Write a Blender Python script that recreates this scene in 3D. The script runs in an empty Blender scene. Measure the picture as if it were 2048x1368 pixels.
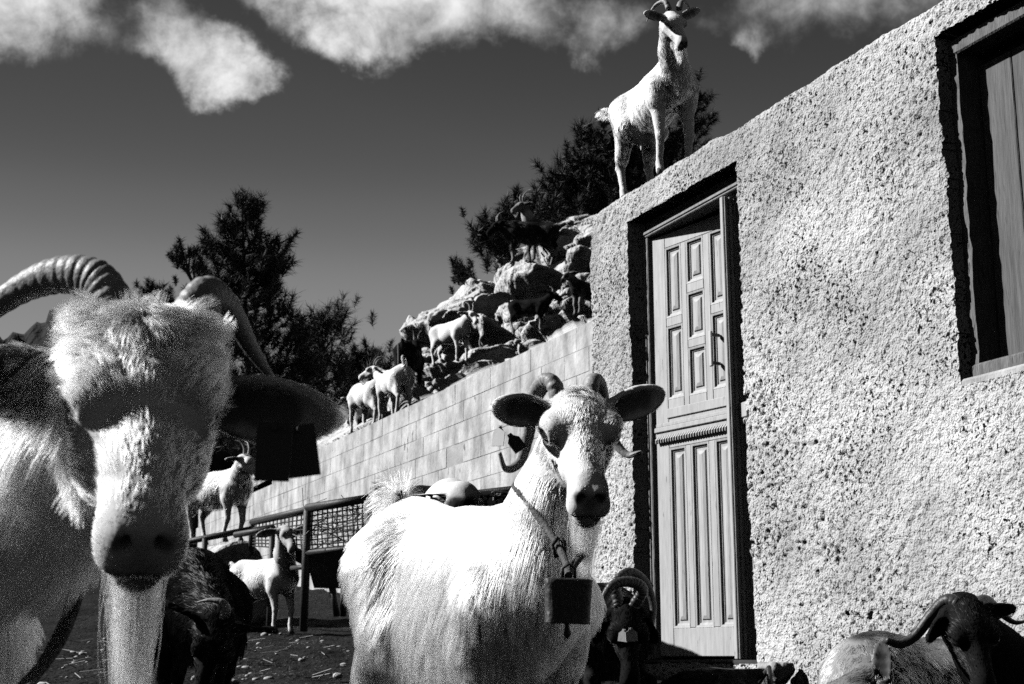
import bpy, math, random
import numpy as np
from mathutils import Vector, Matrix, kdtree

SC = bpy.context.scene
COL = SC.collection

# ------------------------------------------------------------------ camera
CAM_Z = 0.5
FPX = 2844.0                      # focal length in pixels of a 2048 px wide frame (50 mm)
PITCH = math.atan(630.0 / FPX)
cam_data = bpy.data.cameras.new('camera')
cam = bpy.data.objects.new('camera', cam_data)
COL.objects.link(cam)
cam.location = (0, 0, CAM_Z)
cam.rotation_euler = (math.pi / 2 + PITCH, 0, 0)
cam_data.sensor_width = 36.0
cam_data.lens = 36.0 * FPX / 2048.0
cam_data.clip_start = 0.05
cam_data.clip_end = 3000
cam_data.dof.use_dof = True
cam_data.dof.focus_distance = 4.2
cam_data.dof.aperture_fstop = 13
SC.camera = cam

# ------------------------------------------------------------------ exposure, light path, sky, sun
vs = SC.view_settings
SC.display_settings.display_device = 'sRGB'
vs.view_transform = 'Standard'
vs.look = 'None'
vs.exposure = 0.45
vs.gamma = 1.0
vs.use_curve_mapping = False
SC.cycles.max_bounces = 20
SC.cycles.diffuse_bounces = 0
SC.cycles.glossy_bounces = 14
SC.cycles.transmission_bounces = 14
SC.cycles.use_denoising = False
SC.cycles.sample_clamp_indirect = 4.0
SC.cycles_curves.shape = 'RIBBONS'

SUN_EL = math.radians(34)
SUN_AZ = Vector((-0.985, 0.09, 0)).normalized()        # horizontal direction towards the sun
SUN_DIR = Vector((SUN_AZ.x * math.cos(SUN_EL), SUN_AZ.y * math.cos(SUN_EL), math.sin(SUN_EL)))

sun_data = bpy.data.lights.new('sun', 'SUN')
sun_data.energy = 5.0
sun_data.angle = math.radians(0.5)
sun_data.color = (1, 1, 1)
sun = bpy.data.objects.new('sun', sun_data)
COL.objects.link(sun)
sun.location = (-10, 3, 12)
sun.rotation_euler = SUN_DIR.to_track_quat('Z', 'Y').to_euler()

F_ = Vector((0, math.cos(PITCH), math.sin(PITCH)))
U_ = Vector((0, -math.sin(PITCH), math.cos(PITCH)))


def ray(x, y):
    return F_ + Vector((1, 0, 0)) * ((x - 1024) / FPX) + U_ * ((684 - y) / FPX)


def pix(x, y, d):
    """World point seen at photo pixel x, y at depth d metres along the optical axis."""
    return Vector((0, 0, CAM_Z)) + ray(x, y) * d


def make_world():
    w = bpy.data.worlds.new('World')
    SC.world = w
    w.use_nodes = True
    nt = w.node_tree
    N, L = nt.nodes, nt.links
    N.clear()
    out = N.new('ShaderNodeOutputWorld')
    bg = N.new('ShaderNodeBackground')
    bg.inputs['Strength'].default_value = 0.066
    sky = N.new('ShaderNodeTexSky')
    sky.sky_type = 'NISHITA'
    sky.sun_disc = False
    sky.sun_elevation = SUN_EL
    sky.sun_rotation = math.atan2(SUN_AZ.x, SUN_AZ.y)
    sky.air_density = 1.0
    sky.dust_density = 0.6
    sky.ozone_density = 2.0
    sep = N.new('ShaderNodeSeparateColor')               # red filter: the sky as black and white film sees it
    L.new(sky.outputs[0], sep.inputs[0])
    geo = N.new('ShaderNodeTexCoord')
    nrm = N.new('ShaderNodeVectorMath'); nrm.operation = 'NORMALIZE'
    L.new(geo.outputs['Generated'], nrm.inputs[0])

    def math_(op, a, b=None, clamp=False):
        m = N.new('ShaderNodeMath'); m.operation = op; m.use_clamp = clamp
        for i, v in enumerate((a, b)):
            if v is None:
                continue
            if isinstance(v, (int, float)):
                m.inputs[i].default_value = v
            else:
                L.new(v, m.inputs[i])
        return m.outputs[0]

    def noise(scale, detail, rough, dist=0.0, stretch=(1, 1, 1)):
        mp = N.new('ShaderNodeMapping'); mp.inputs['Scale'].default_value = stretch
        L.new(nrm.outputs[0], mp.inputs[0])
        n = N.new('ShaderNodeTexNoise')
        n.inputs['Scale'].default_value = scale
        n.inputs['Detail'].default_value = detail
        n.inputs['Roughness'].default_value = rough
        n.inputs['Distortion'].default_value = dist
        L.new(mp.outputs[0], n.inputs['Vector'])
        return n.outputs[0]
    n1 = noise(9.0, 6, 0.58, 0.3)
    n2 = noise(30.0, 8, 0.62, 0.3)
    # clouds: soft banks where they hang in the sky (centre as a direction, angular radius, density)
    banks = [((40, -10), .075, .8), ((150, 20), .055, .75), ((330, 20), .05, .7), ((415, 135), .047, 1.15), ((330, 110), .036, .9), ((500, 125), .036, .85), ((430, 180), .025, .6),
             ((720, 5), .072, 1.25), ((690, 75), .034, .85), ((800, 40), .03, .6), ((880, 0), .055, .85), ((1010, 5), .05, .75), ((1140, 35), .048, .62),
             ((1240, 40), .045, .6), ((1180, 90), .028, .4), ((1600, 0), .07, .62), ((1510, 100), .020, .5), ((1420, 20), .04, .4), ((550, -60), .05, .8), ((-120, -40), .08, .8),
             ((1000, -90), .06, .7), ((1800, -60), .08, .6)]
    wn = N.new('ShaderNodeTexNoise'); wn.inputs['Scale'].default_value = 20; wn.inputs['Detail'].default_value = 6; wn.inputs['Roughness'].default_value = .62
    L.new(nrm.outputs[0], wn.inputs['Vector'])
    ws = N.new('ShaderNodeVectorMath'); ws.operation = 'SUBTRACT'
    L.new(wn.outputs['Color'], ws.inputs[0]); ws.inputs[1].default_value = (.5, .5, .5)
    wm = N.new('ShaderNodeVectorMath'); wm.operation = 'SCALE'
    L.new(ws.outputs[0], wm.inputs[0]); wm.inputs['Scale'].default_value = .062
    wa = N.new('ShaderNodeVectorMath'); wa.operation = 'ADD'
    L.new(nrm.outputs[0], wa.inputs[0]); L.new(wm.outputs[0], wa.inputs[1])
    tot = None
    for (px, py), rad, dens in banks:
        d = ray(px, py).normalized()
        dist = N.new('ShaderNodeVectorMath'); dist.operation = 'DISTANCE'
        L.new(wa.outputs[0], dist.inputs[0]); dist.inputs[1].default_value = d
        mr = N.new('ShaderNodeMapRange'); mr.interpolation_type = 'SMOOTHSTEP'
        mr.inputs['From Min'].default_value = 0; mr.inputs['From Max'].default_value = rad
        mr.inputs['To Min'].default_value = dens; mr.inputs['To Max'].default_value = 0
        L.new(dist.outputs['Value'], mr.inputs['Value'])
        tot = mr.outputs[0] if tot is None else math_('SUBTRACT', 1.0, math_('MULTIPLY', math_('SUBTRACT', 1.0, tot, True), math_('SUBTRACT', 1.0, mr.outputs[0], True)))
    wob = math_('ADD', math_('MULTIPLY', n1, 1.5), math_('MULTIPLY', n2, .85))
    dens = math_('MULTIPLY', tot, math_('SUBTRACT', wob, 0.48))
    mr = N.new('ShaderNodeMapRange'); mr.interpolation_type = 'SMOOTHSTEP'
    mr.inputs['From Min'].default_value = 0.20; mr.inputs['From Max'].default_value = 0.95
    L.new(dens, mr.inputs['Value'])
    red = math_('MULTIPLY', math_('SUBTRACT', sep.outputs[0], CLEAR[0]), CLEAR[1])
    sx = N.new('ShaderNodeSeparateXYZ'); L.new(nrm.outputs[0], sx.inputs[0])
    fc = N.new('ShaderNodeFloatCurve')                   # deep red filter: the sky darkens quickly away from the horizon
    cv = fc.mapping.curves[0]
    for i_, (x_, y_) in enumerate(SKY_FALL):
        if i_ < 2: cv.points[i_].location = (x_, y_)
        else: cv.points.new(x_, y_)
    fc.mapping.update()
    L.new(math_('MAXIMUM', sx.outputs['Z'], 0.0), fc.inputs['Value'])
    red = math_('MINIMUM', red, 1.5)
    red = math_('MULTIPLY', red, math_('MULTIPLY', fc.outputs[0], 3.0))
    red = math_('MINIMUM', math_('MAXIMUM', red, 0.02), 4.6)
    mix = N.new('ShaderNodeMix'); mix.data_type = 'FLOAT'
    L.new(mr.outputs[0], mix.inputs[0])
    L.new(red, mix.inputs[2])
    mix.inputs[3].default_value = 11.0
    L.new(mix.outputs[0], bg.inputs['Color'])
    L.new(bg.outputs[0], out.inputs['Surface'])


CLEAR = (0.0, 1.0)
SKY_FALL = [(0, .85), (1, .05), (.15, .76), (.235, .60), (.30, .33), (.36, .185), (.45, .12), (.6, .08)]
make_world()

# ------------------------------------------------------------------ helpers
rng = np.random.default_rng(7)
random.seed(7)


def tag(o, label=None, cat=None, group=None, kind=None):
    if label: o['label'] = label
    if cat: o['category'] = cat
    if group: o['group'] = group
    if kind: o['kind'] = kind
    return o


def empty(name, loc=(0, 0, 0), rz=0.0, sc=1.0):
    o = bpy.data.objects.new(name, None)
    COL.objects.link(o)
    o.location = loc
    o.rotation_euler = (0, 0, rz)
    o.scale = (sc, sc, sc)
    o.empty_display_size = 0.1
    return o


def mesh_np(name, V, faces, mat=None, parent=None, smooth=True, attrs=None):
    """faces: list of integer arrays, each (n,3) or (n,4)."""
    V = np.asarray(V, dtype=np.float32)
    if not isinstance(faces, (list, tuple)):
        faces = [faces]
    faces = [np.asarray(f, dtype=np.int32) for f in faces if len(f)]
    me = bpy.data.meshes.new(name)
    me.vertices.add(len(V))
    me.vertices.foreach_set('co', V.ravel())
    loops = np.concatenate([f.ravel() for f in faces])
    starts, s = [], 0
    for f in faces:
        k = f.shape[1]
        starts.append(s + np.arange(len(f), dtype=np.int32) * k)
        s += f.size
    starts = np.concatenate(starts).astype(np.int32)
    me.loops.add(len(loops))
    me.loops.foreach_set('vertex_index', loops)
    me.polygons.add(len(starts))
    me.polygons.foreach_set('loop_start', starts)
    me.update(calc_edges=True)
    me.polygons.foreach_set('use_smooth', np.full(len(starts), bool(smooth)))
    for k, a in (attrs or {}).items():
        at = me.attributes.new(k, 'FLOAT', 'POINT')
        at.data.foreach_set('value', np.asarray(a, dtype=np.float32))
    if mat:
        me.materials.append(mat)
    return link(name, me, parent)


def link(name, me, parent=None):
    o = bpy.data.objects.new(name, me)
    COL.objects.link(o)
    if parent:
        o.parent = parent
    return o


class MB:
    """Collects boxes, prisms and tubes for one mesh."""
    def __init__(self):
        self.V, self.Q, self.T = [], [], []

    def add(self, V, Q=(), T=()):
        b = sum(len(v) for v in self.V)
        V = np.asarray(V, float)
        self.V.append(V)
        if len(Q): self.Q.append(np.asarray(Q, int) + b)
        if len(T): self.T.append(np.asarray(T, int) + b)

    def box(self, lo, hi, bev=0.0, M=None):
        x0, y0, z0 = lo; x1, y1, z1 = hi
        b = min(bev, (x1 - x0) / 2.01, (y1 - y0) / 2.01, (z1 - z0) / 2.01)
        if b <= 0:
            V = np.array([[x, y, z] for x in (x0, x1) for y in (y0, y1) for z in (z0, z1)])
            Q = [[0, 1, 3, 2], [4, 6, 7, 5], [0, 4, 5, 1], [2, 3, 7, 6], [0, 2, 6, 4], [1, 5, 7, 3]]
            T = []
        else:
            V, idx = [], {}
            for i, x in enumerate((x0, x1)):
                for j, y in enumerate((y0, y1)):
                    for k, z in enumerate((z0, z1)):
                        sx, sy, sz = (1 if i == 0 else -1), (1 if j == 0 else -1), (1 if k == 0 else -1)
                        for a in range(3):
                            p = [x, y, z]
                            for c, s in enumerate((sx, sy, sz)):
                                if c != a: p[c] += s * b
                            idx[i, j, k, a] = len(V); V.append(p)
            Q, T = [], []
            for a in range(3):
                o1, o2 = [c for c in range(3) if c != a]
                for s in (0, 1):
                    q = []
                    for u, v in ((0, 0), (1, 0), (1, 1), (0, 1)):
                        key = [0, 0, 0]; key[a] = s; key[o1] = u; key[o2] = v
                        q.append(idx[tuple(key) + (a,)])
                    Q.append(q)
            for a in range(3):
                o1, o2 = [c for c in range(3) if c != a]
                for u in (0, 1):
                    for v in (0, 1):
                        k0 = [0, 0, 0]; k1 = [0, 0, 0]
                        k0[a] = 0; k1[a] = 1
                        for kk in (k0, k1): kk[o1] = u; kk[o2] = v
                        Q.append([idx[tuple(k0) + (o1,)], idx[tuple(k1) + (o1,)], idx[tuple(k1) + (o2,)], idx[tuple(k0) + (o2,)]])
            for i in (0, 1):
                for j in (0, 1):
                    for k in (0, 1):
                        T.append([idx[i, j, k, 0], idx[i, j, k, 1], idx[i, j, k, 2]])
            V = np.array(V)
        if M is not None:
            V = np.array([M @ Vector(v) for v in V])
        self.add(V, Q, T)

    def tube(self, pts, rad, n=8, squash=None, ridge=None, cap=True):
        pts = [Vector(p) for p in pts]
        m = len(pts)
        rad = [rad] * m if isinstance(rad, (int, float)) else rad
        up = Vector((0, 0, 1))
        t0 = (pts[1] - pts[0]).normalized()
        a = t0.cross(up)
        if a.length < 1e-3: a = t0.cross(Vector((1, 0, 0)))
        a.normalize()
        V = []
        for i, p in enumerate(pts):
            t = (pts[min(i + 1, m - 1)] - pts[max(i - 1, 0)]).normalized()
            a = (a - t * a.dot(t)).normalized()
            b = t.cross(a)
            for k in range(n):
                th = 2 * math.pi * k / n
                rr = rad[i]
                ca, sb = math.cos(th), math.sin(th)
                if squash: sb *= squash
                V.append(p + (a * ca + b * sb) * rr)
        Q = [[i * n + k, i * n + (k + 1) % n, (i + 1) * n + (k + 1) % n, (i + 1) * n + k] for i in range(m - 1) for k in range(n)]
        T = []
        if cap:
            V.append(pts[0]); V.append(pts[-1])
            c0, c1 = m * n, m * n + 1
            T = [[c0, (k + 1) % n, k] for k in range(n)] + [[c1, (m - 1) * n + k, (m - 1) * n + (k + 1) % n] for k in range(n)]
        self.add([tuple(v) for v in V], Q, T)

    def build(self, name, mat, parent=None, smooth=False):
        V = np.concatenate(self.V)
        fs = []
        if self.Q: fs.append(np.concatenate(self.Q))
        if self.T: fs.append(np.concatenate(self.T))
        o = mesh_np(name, V, fs, mat, parent, smooth)
        import bmesh
        bm = bmesh.new(); bm.from_mesh(o.data)
        bmesh.ops.recalc_face_normals(bm, faces=bm.faces)
        bm.to_mesh(o.data); bm.free()
        return o


def catmull(pts, n):
    P = [Vector(p) for p in pts]
    P = [P[0] * 2 - P[1]] + P + [P[-1] * 2 - P[-2]]
    out = []
    segs = len(P) - 3
    for i in range(n):
        u = i / (n - 1) * segs
        s = min(int(u), segs - 1); t = u - s
        a, b, c, d = P[s:s + 4]
        out.append(0.5 * ((2 * b) + (c - a) * t + (2 * a - 5 * b + 4 * c - d) * t * t + (3 * b - a - 3 * c + d) * t ** 3))
    return out


def hash3(ix, iy, iz, seed):
    h = (ix.astype(np.int64) * 374761393 + iy.astype(np.int64) * 668265263 + iz.astype(np.int64) * 2147483647 + seed * 144665) & 0xffffffff
    h = ((h ^ (h >> 13)) * 1274126177) & 0xffffffff
    h = ((h ^ (h >> 16)) * 2246822519) & 0xffffffff
    h = h ^ (h >> 15)
    return (h & 0xffffff) / float(0xffffff)


def vnoise(P, seed=0):
    P = np.asarray(P, float)
    I = np.floor(P).astype(np.int64); f = P - I
    f = f * f * (3 - 2 * f)
    r = 0
    for dx in (0, 1):
        for dy in (0, 1):
            for dz in (0, 1):
                w = (f[:, 0] if dx else 1 - f[:, 0]) * (f[:, 1] if dy else 1 - f[:, 1]) * (f[:, 2] if dz else 1 - f[:, 2])
                r = r + w * hash3(I[:, 0] + dx, I[:, 1] + dy, I[:, 2] + dz, seed)
    return r * 2 - 1


def fbm(P, oct=4, seed=0, gain=.5):
    r, a, s = 0, 1, 1
    for o in range(oct):
        r = r + a * vnoise(np.asarray(P) * s + o * 17.3, seed + o); a *= gain; s *= 2.03
    return r


# ------------------------------------------------------------------ materials
def mat_new(name):
    m = bpy.data.materials.new(name)
    m.use_nodes = True
    nt = m.node_tree
    nt.nodes.clear()
    out = nt.nodes.new('ShaderNodeOutputMaterial')
    return m, nt, nt.nodes, nt.links, out


def rough_mat(name, lo, hi, scale=8, rough=.85, bump=.3, bscale=60, detail=6, spec=.25, dist=.01, speck=None, stretch=None):
    """Grey material: noise between two tones, a second fine noise for relief, optional random specks of another tone."""
    m, nt, N, L, out = mat_new(name)
    b = N.new('ShaderNodeBsdfPrincipled')
    b.inputs['Roughness'].default_value = rough
    b.inputs['Specular IOR Level'].default_value = spec
    tc = N.new('ShaderNodeNewGeometry')
    vec = tc.outputs['Position']
    if stretch:
        mp = N.new('ShaderNodeMapping'); mp.inputs['Scale'].default_value = stretch
        L.new(vec, mp.inputs[0]); vec = mp.outputs[0]
    n = N.new('ShaderNodeTexNoise')
    n.inputs['Scale'].default_value = scale; n.inputs['Detail'].default_value = detail; n.inputs['Roughness'].default_value = .65
    L.new(vec, n.inputs['Vector'])
    r = N.new('ShaderNodeMapRange')
    r.inputs['From Min'].default_value = .3; r.inputs['From Max'].default_value = .7
    r.inputs['To Min'].default_value = lo; r.inputs['To Max'].default_value = hi
    L.new(n.outputs[0], r.inputs[0])
    val = r.outputs[0]
    if speck:
        sscale, thr, tone = speck
        n3 = N.new('ShaderNodeTexNoise'); n3.inputs['Scale'].default_value = sscale; n3.inputs['Detail'].default_value = 3
        L.new(vec, n3.inputs['Vector'])
        n4 = N.new('ShaderNodeTexNoise'); n4.inputs['Scale'].default_value = sscale * .035; n4.inputs['Detail'].default_value = 3
        L.new(vec, n4.inputs['Vector'])
        m4 = N.new('ShaderNodeMapRange'); m4.inputs['From Min'].default_value = .35; m4.inputs['From Max'].default_value = .65
        m4.inputs['To Min'].default_value = -.05; m4.inputs['To Max'].default_value = .06
        L.new(n4.outputs[0], m4.inputs[0])
        ad = N.new('ShaderNodeMath'); ad.operation = 'ADD'
        L.new(n3.outputs[0], ad.inputs[0]); L.new(m4.outputs[0], ad.inputs[1])
        r3 = N.new('ShaderNodeMapRange'); r3.inputs['From Min'].default_value = thr; r3.inputs['From Max'].default_value = thr + .05
        L.new(ad.outputs[0], r3.inputs[0])
        mx = N.new('ShaderNodeMix'); mx.data_type = 'FLOAT'
        L.new(r3.outputs[0], mx.inputs[0]); L.new(val, mx.inputs[2]); mx.inputs[3].default_value = tone
        val = mx.outputs[0]
    L.new(val, b.inputs['Base Color'])
    if bump:
        n2 = N.new('ShaderNodeTexNoise'); n2.inputs['Scale'].default_value = bscale; n2.inputs['Detail'].default_value = 6
        L.new(vec, n2.inputs['Vector'])
        bp = N.new('ShaderNodeBump'); bp.inputs['Strength'].default_value = bump; bp.inputs['Distance'].default_value = dist
        L.new(n2.outputs[0], bp.inputs['Height']); L.new(bp.outputs[0], b.inputs['Normal'])
    L.new(b.outputs[0], out.inputs[0])
    return m


def skin_mat(name, rough=.85, spec=.05):
    m, nt, N, L, out = mat_new(name)
    b = N.new('ShaderNodeBsdfPrincipled')
    b.inputs['Roughness'].default_value = rough
    b.inputs['Specular IOR Level'].default_value = spec
    at = N.new('ShaderNodeAttribute'); at.attribute_name = 'tone'
    tc = N.new('ShaderNodeTexCoord')
    n = N.new('ShaderNodeTexNoise'); n.inputs['Scale'].default_value = 90; n.inputs['Detail'].default_value = 5
    L.new(tc.outputs['Object'], n.inputs['Vector'])
    mp = N.new('ShaderNodeMapRange'); mp.inputs['To Min'].default_value = .88; mp.inputs['To Max'].default_value = 1.12
    L.new(n.outputs[0], mp.inputs[0])
    mu = N.new('ShaderNodeMath'); mu.operation = 'MULTIPLY'
    L.new(at.outputs['Fac'], mu.inputs[0]); L.new(mp.outputs[0], mu.inputs[1])
    L.new(mu.outputs[0], b.inputs['Base Color'])
    bp = N.new('ShaderNodeBump'); bp.inputs['Strength'].default_value = .35; bp.inputs['Distance'].default_value = .004
    L.new(n.outputs[0], bp.inputs['Height']); L.new(bp.outputs[0], b.inputs['Normal'])
    L.new(b.outputs[0], out.inputs[0])
    return m


def fur_mat(name):
    m, nt, N, L, out = mat_new(name)
    at = N.new('ShaderNodeAttribute'); at.attribute_name = 'tone'
    p = N.new('ShaderNodeBsdfHairPrincipled')
    p.parametrization = 'COLOR'
    L.new(at.outputs['Fac'], p.inputs['Color'])
    p.inputs['Roughness'].default_value = .38
    p.inputs['Radial Roughness'].default_value = .75
    p.inputs['IOR'].default_value = 1.5
    p.inputs['Random Roughness'].default_value = .1
    L.new(p.outputs[0], out.inputs[0])
    return m


def dark_fur_mat(name):
    m, nt, N, L, out = mat_new(name)
    at = N.new('ShaderNodeAttribute'); at.attribute_name = 'tone'
    d = N.new('ShaderNodeBsdfDiffuse'); L.new(at.outputs['Fac'], d.inputs['Color'])
    g = N.new('ShaderNodeBsdfHair'); g.component = 'Reflection'
    g.inputs['RoughnessU'].default_value = .22; g.inputs['RoughnessV'].default_value = .3
    g.inputs['Color'].default_value = (.5, .5, .5, 1)
    mx = N.new('ShaderNodeMixShader'); mx.inputs[0].default_value = .06
    L.new(d.outputs[0], mx.inputs[1]); L.new(g.outputs[0], mx.inputs[2]); L.new(mx.outputs[0], out.inputs[0])
    return m


M_FUR_DARK = dark_fur_mat('dark_goat_fur')
M_SKIN = skin_mat('goat_skin')
M_SLEEK = skin_mat('sleek_black_coat', rough=.38, spec=.5)
M_FUR = fur_mat('goat_fur')
M_HORN = rough_mat('horn', .18, .36, scale=25, rough=.5, bump=.5, bscale=120, spec=.4, dist=.004)
M_HORN_DARK = rough_mat('dark_horn', .02, .07, scale=25, rough=.45, bump=.5, bscale=120, spec=.4, dist=.004)
M_EYE = rough_mat('eye', .01, .02, rough=.08, bump=0, spec=.8)
M_HOOF = rough_mat('hoof', .05, .10, rough=.6)
M_TAG_DARK = rough_mat('dark_plastic_tag', .04, .06, rough=.5, bump=.05)
M_TAG_PALE = rough_mat('pale_plastic_tag', .55, .7, rough=.5, bump=.05)
M_LEATHER = rough_mat('worn_leather', .015, .05, scale=40, rough=.5, bump=.9, bscale=90, spec=.5)
M_IRON = rough_mat('dark_iron', .015, .04, scale=20, rough=.55, bump=.4, bscale=80, spec=.4)
M_ROPE = rough_mat('rope', .06, .14, scale=120, bump=.8, bscale=200)
M_STUCCO = rough_mat('roughcast_stucco', .33, .80, scale=1.7, detail=10, bump=1.0, bscale=110, rough=.95, spec=.05, dist=.018, speck=(66, .60, .015))  # dark specks paint the black shade of the pits into the colour
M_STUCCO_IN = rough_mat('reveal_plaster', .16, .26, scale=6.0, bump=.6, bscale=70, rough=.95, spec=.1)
M_BLOCK = rough_mat('concrete_block', .20, .64, scale=4.2, bump=.8, bscale=45, rough=.95, spec=.1, dist=.012, detail=12, speck=(9, .70, .16), stretch=(1, 1, .55))
M_MORTAR = rough_mat('mortar', .25, .42, scale=3, bump=.6, bscale=40, rough=.95, spec=.1)
M_DOOR = rough_mat('varnished_door_wood', .34, .50, scale=7, rough=.55, bump=.2, bscale=25, spec=.3, stretch=(6, 6, .7), speck=(16, .70, .16))
M_FRAME = rough_mat('door_frame_wood', .19, .32, scale=9, rough=.7, bump=.4, bscale=30, stretch=(5, 5, .6), speck=(30, .66, .1))
M_PLANK = rough_mat('weathered_plank', .07, .15, scale=9, rough=.8, bump=.5, bscale=30, stretch=(7, 7, .5), speck=(22, .66, .05))
M_FRAME_OLD = rough_mat('weathered_frame', .09, .20, scale=12, rough=.85, bump=.7, bscale=40, stretch=(4, 4, .8), speck=(26, .64, .05))
M_METAL = rough_mat('brushed_handle', .5, .6, rough=.35, bump=.05, spec=.6)
M_ROCK = rough_mat('limestone', .36, .74, scale=2.6, bump=1.0, bscale=7, detail=10, rough=.95, spec=.1, dist=.10, speck=(4.5, .64, .08))
M_SOIL = rough_mat('dark_soil', .007, .028, scale=2.5, bump=1.0, bscale=30, rough=.95, spec=.1, dist=.04, speck=(60, .68, .22))
M_STONE_DARK = rough_mat('dark_stone', .02, .06, scale=8, bump=.8, bscale=30, rough=.9)
M_HILL = rough_mat('hill_scrub', .03, .22, scale=1.6, bump=1.0, bscale=6, rough=.95, dist=.1)
M_MOUNT = rough_mat('far_scrub', .005, .016, scale=.12, bump=1.0, bscale=.5, rough=.95, dist=1.5)
M_NEEDLE = rough_mat('pine_needles', .016, .05, scale=3, rough=.6, bump=0, spec=.3)
M_BARK = rough_mat('bark', .04, .12, scale=12, bump=.8, bscale=30)
M_PEBBLE = rough_mat('pebble', .25, .55, scale=12, bump=.4, bscale=60)
M_STRAW = rough_mat('straw', .30, .5, scale=12, bump=0)

# ------------------------------------------------------------------ frame of the walls
P0 = pix(1290, 1318, 6.9)                                   # foot of the door, left side
E_S = Vector((0.40071, -0.91620, 0))                        # along the wall, towards the camera
E_IN = Vector((0.91620, 0.40071, 0))                        # into the building
WALL_RZ = math.atan2(E_S.y, E_S.x)


# ------------------------------------------------------------------ ground
PROF_D = np.array([-20, 0, 3.0, 4.5, 6.0, 12.4, 18, 25, 40, 80, 300])
PROF_Z = np.array([-.6, 0., .09, .16, .36, .66, 1.28, 2.1, 3.0, 3.5, 3.5])


def ground_z(x, y):
    x = np.asarray(x, float); y = np.asarray(y, float)
    z = np.interp(y, PROF_D, PROF_Z)
    # terrace in front of the building stays a little lower than the door sill
    P = np.stack([x.ravel() * .9, y.ravel() * .9, np.zeros(x.size)], 1)
    z = z + (fbm(P, 3, 5) * .03).reshape(x.shape)
    return z


def gz(x, y):
    return float(ground_z(np.array([x]), np.array([y]))[0])


def build_ground():
    xs = np.concatenate([np.linspace(-400, -14, 30), np.linspace(-13.5, 8, 260), np.linspace(8.5, 400, 30)])
    ys = np.concatenate([np.linspace(-60, 1.5, 24), np.linspace(1.6, 20, 330), np.linspace(20.5, 60, 60), np.linspace(70, 900, 30)])
    X, Y = np.meshgrid(xs, ys)
    Z = ground_z(X, Y)
    P = np.stack([X.ravel() * 5, Y.ravel() * 5, np.zeros(X.size)], 1)
    near = np.clip((30 - np.abs(Y)) / 20, 0, 1) * np.clip((20 - np.abs(X)) / 8, 0, 1)
    Z = Z + (fbm(P, 4, 11) * .030).reshape(X.shape) * near
    nx, ny = len(xs), len(ys)
    idx = np.arange(nx * ny).reshape(ny, nx)
    Q = np.stack([idx[:-1, :-1], idx[:-1, 1:], idx[1:, 1:], idx[1:, :-1]], -1).reshape(-1, 4)
    o = mesh_np('ground', np.stack([X, Y, Z], -1).reshape(-1, 3), Q, M_SOIL)
    tag(o, kind='structure')
    return o


build_ground()


def boundary_faces(Q):
    """Directed boundary edges of a quad soup."""
    E = np.concatenate([Q[:, [0, 1]], Q[:, [1, 2]], Q[:, [2, 3]], Q[:, [3, 0]]])
    key = np.sort(E, 1)
    _, inv, cnt = np.unique(key, axis=0, return_inverse=True, return_counts=True)
    return E[cnt[inv.ravel()] == 1]


def blur_noise(ny, nx, sy, sx, r):
    W = r.standard_normal((ny, nx))
    fy = np.fft.fftfreq(ny)[:, None]; fx = np.fft.rfftfreq(nx)[None]
    G = np.exp(-2 * (math.pi ** 2) * ((fy * sy) ** 2 + (fx * sx) ** 2))
    A = np.fft.irfft2(np.fft.rfft2(W) * G, s=(ny, nx))
    return A / A.std()


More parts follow.
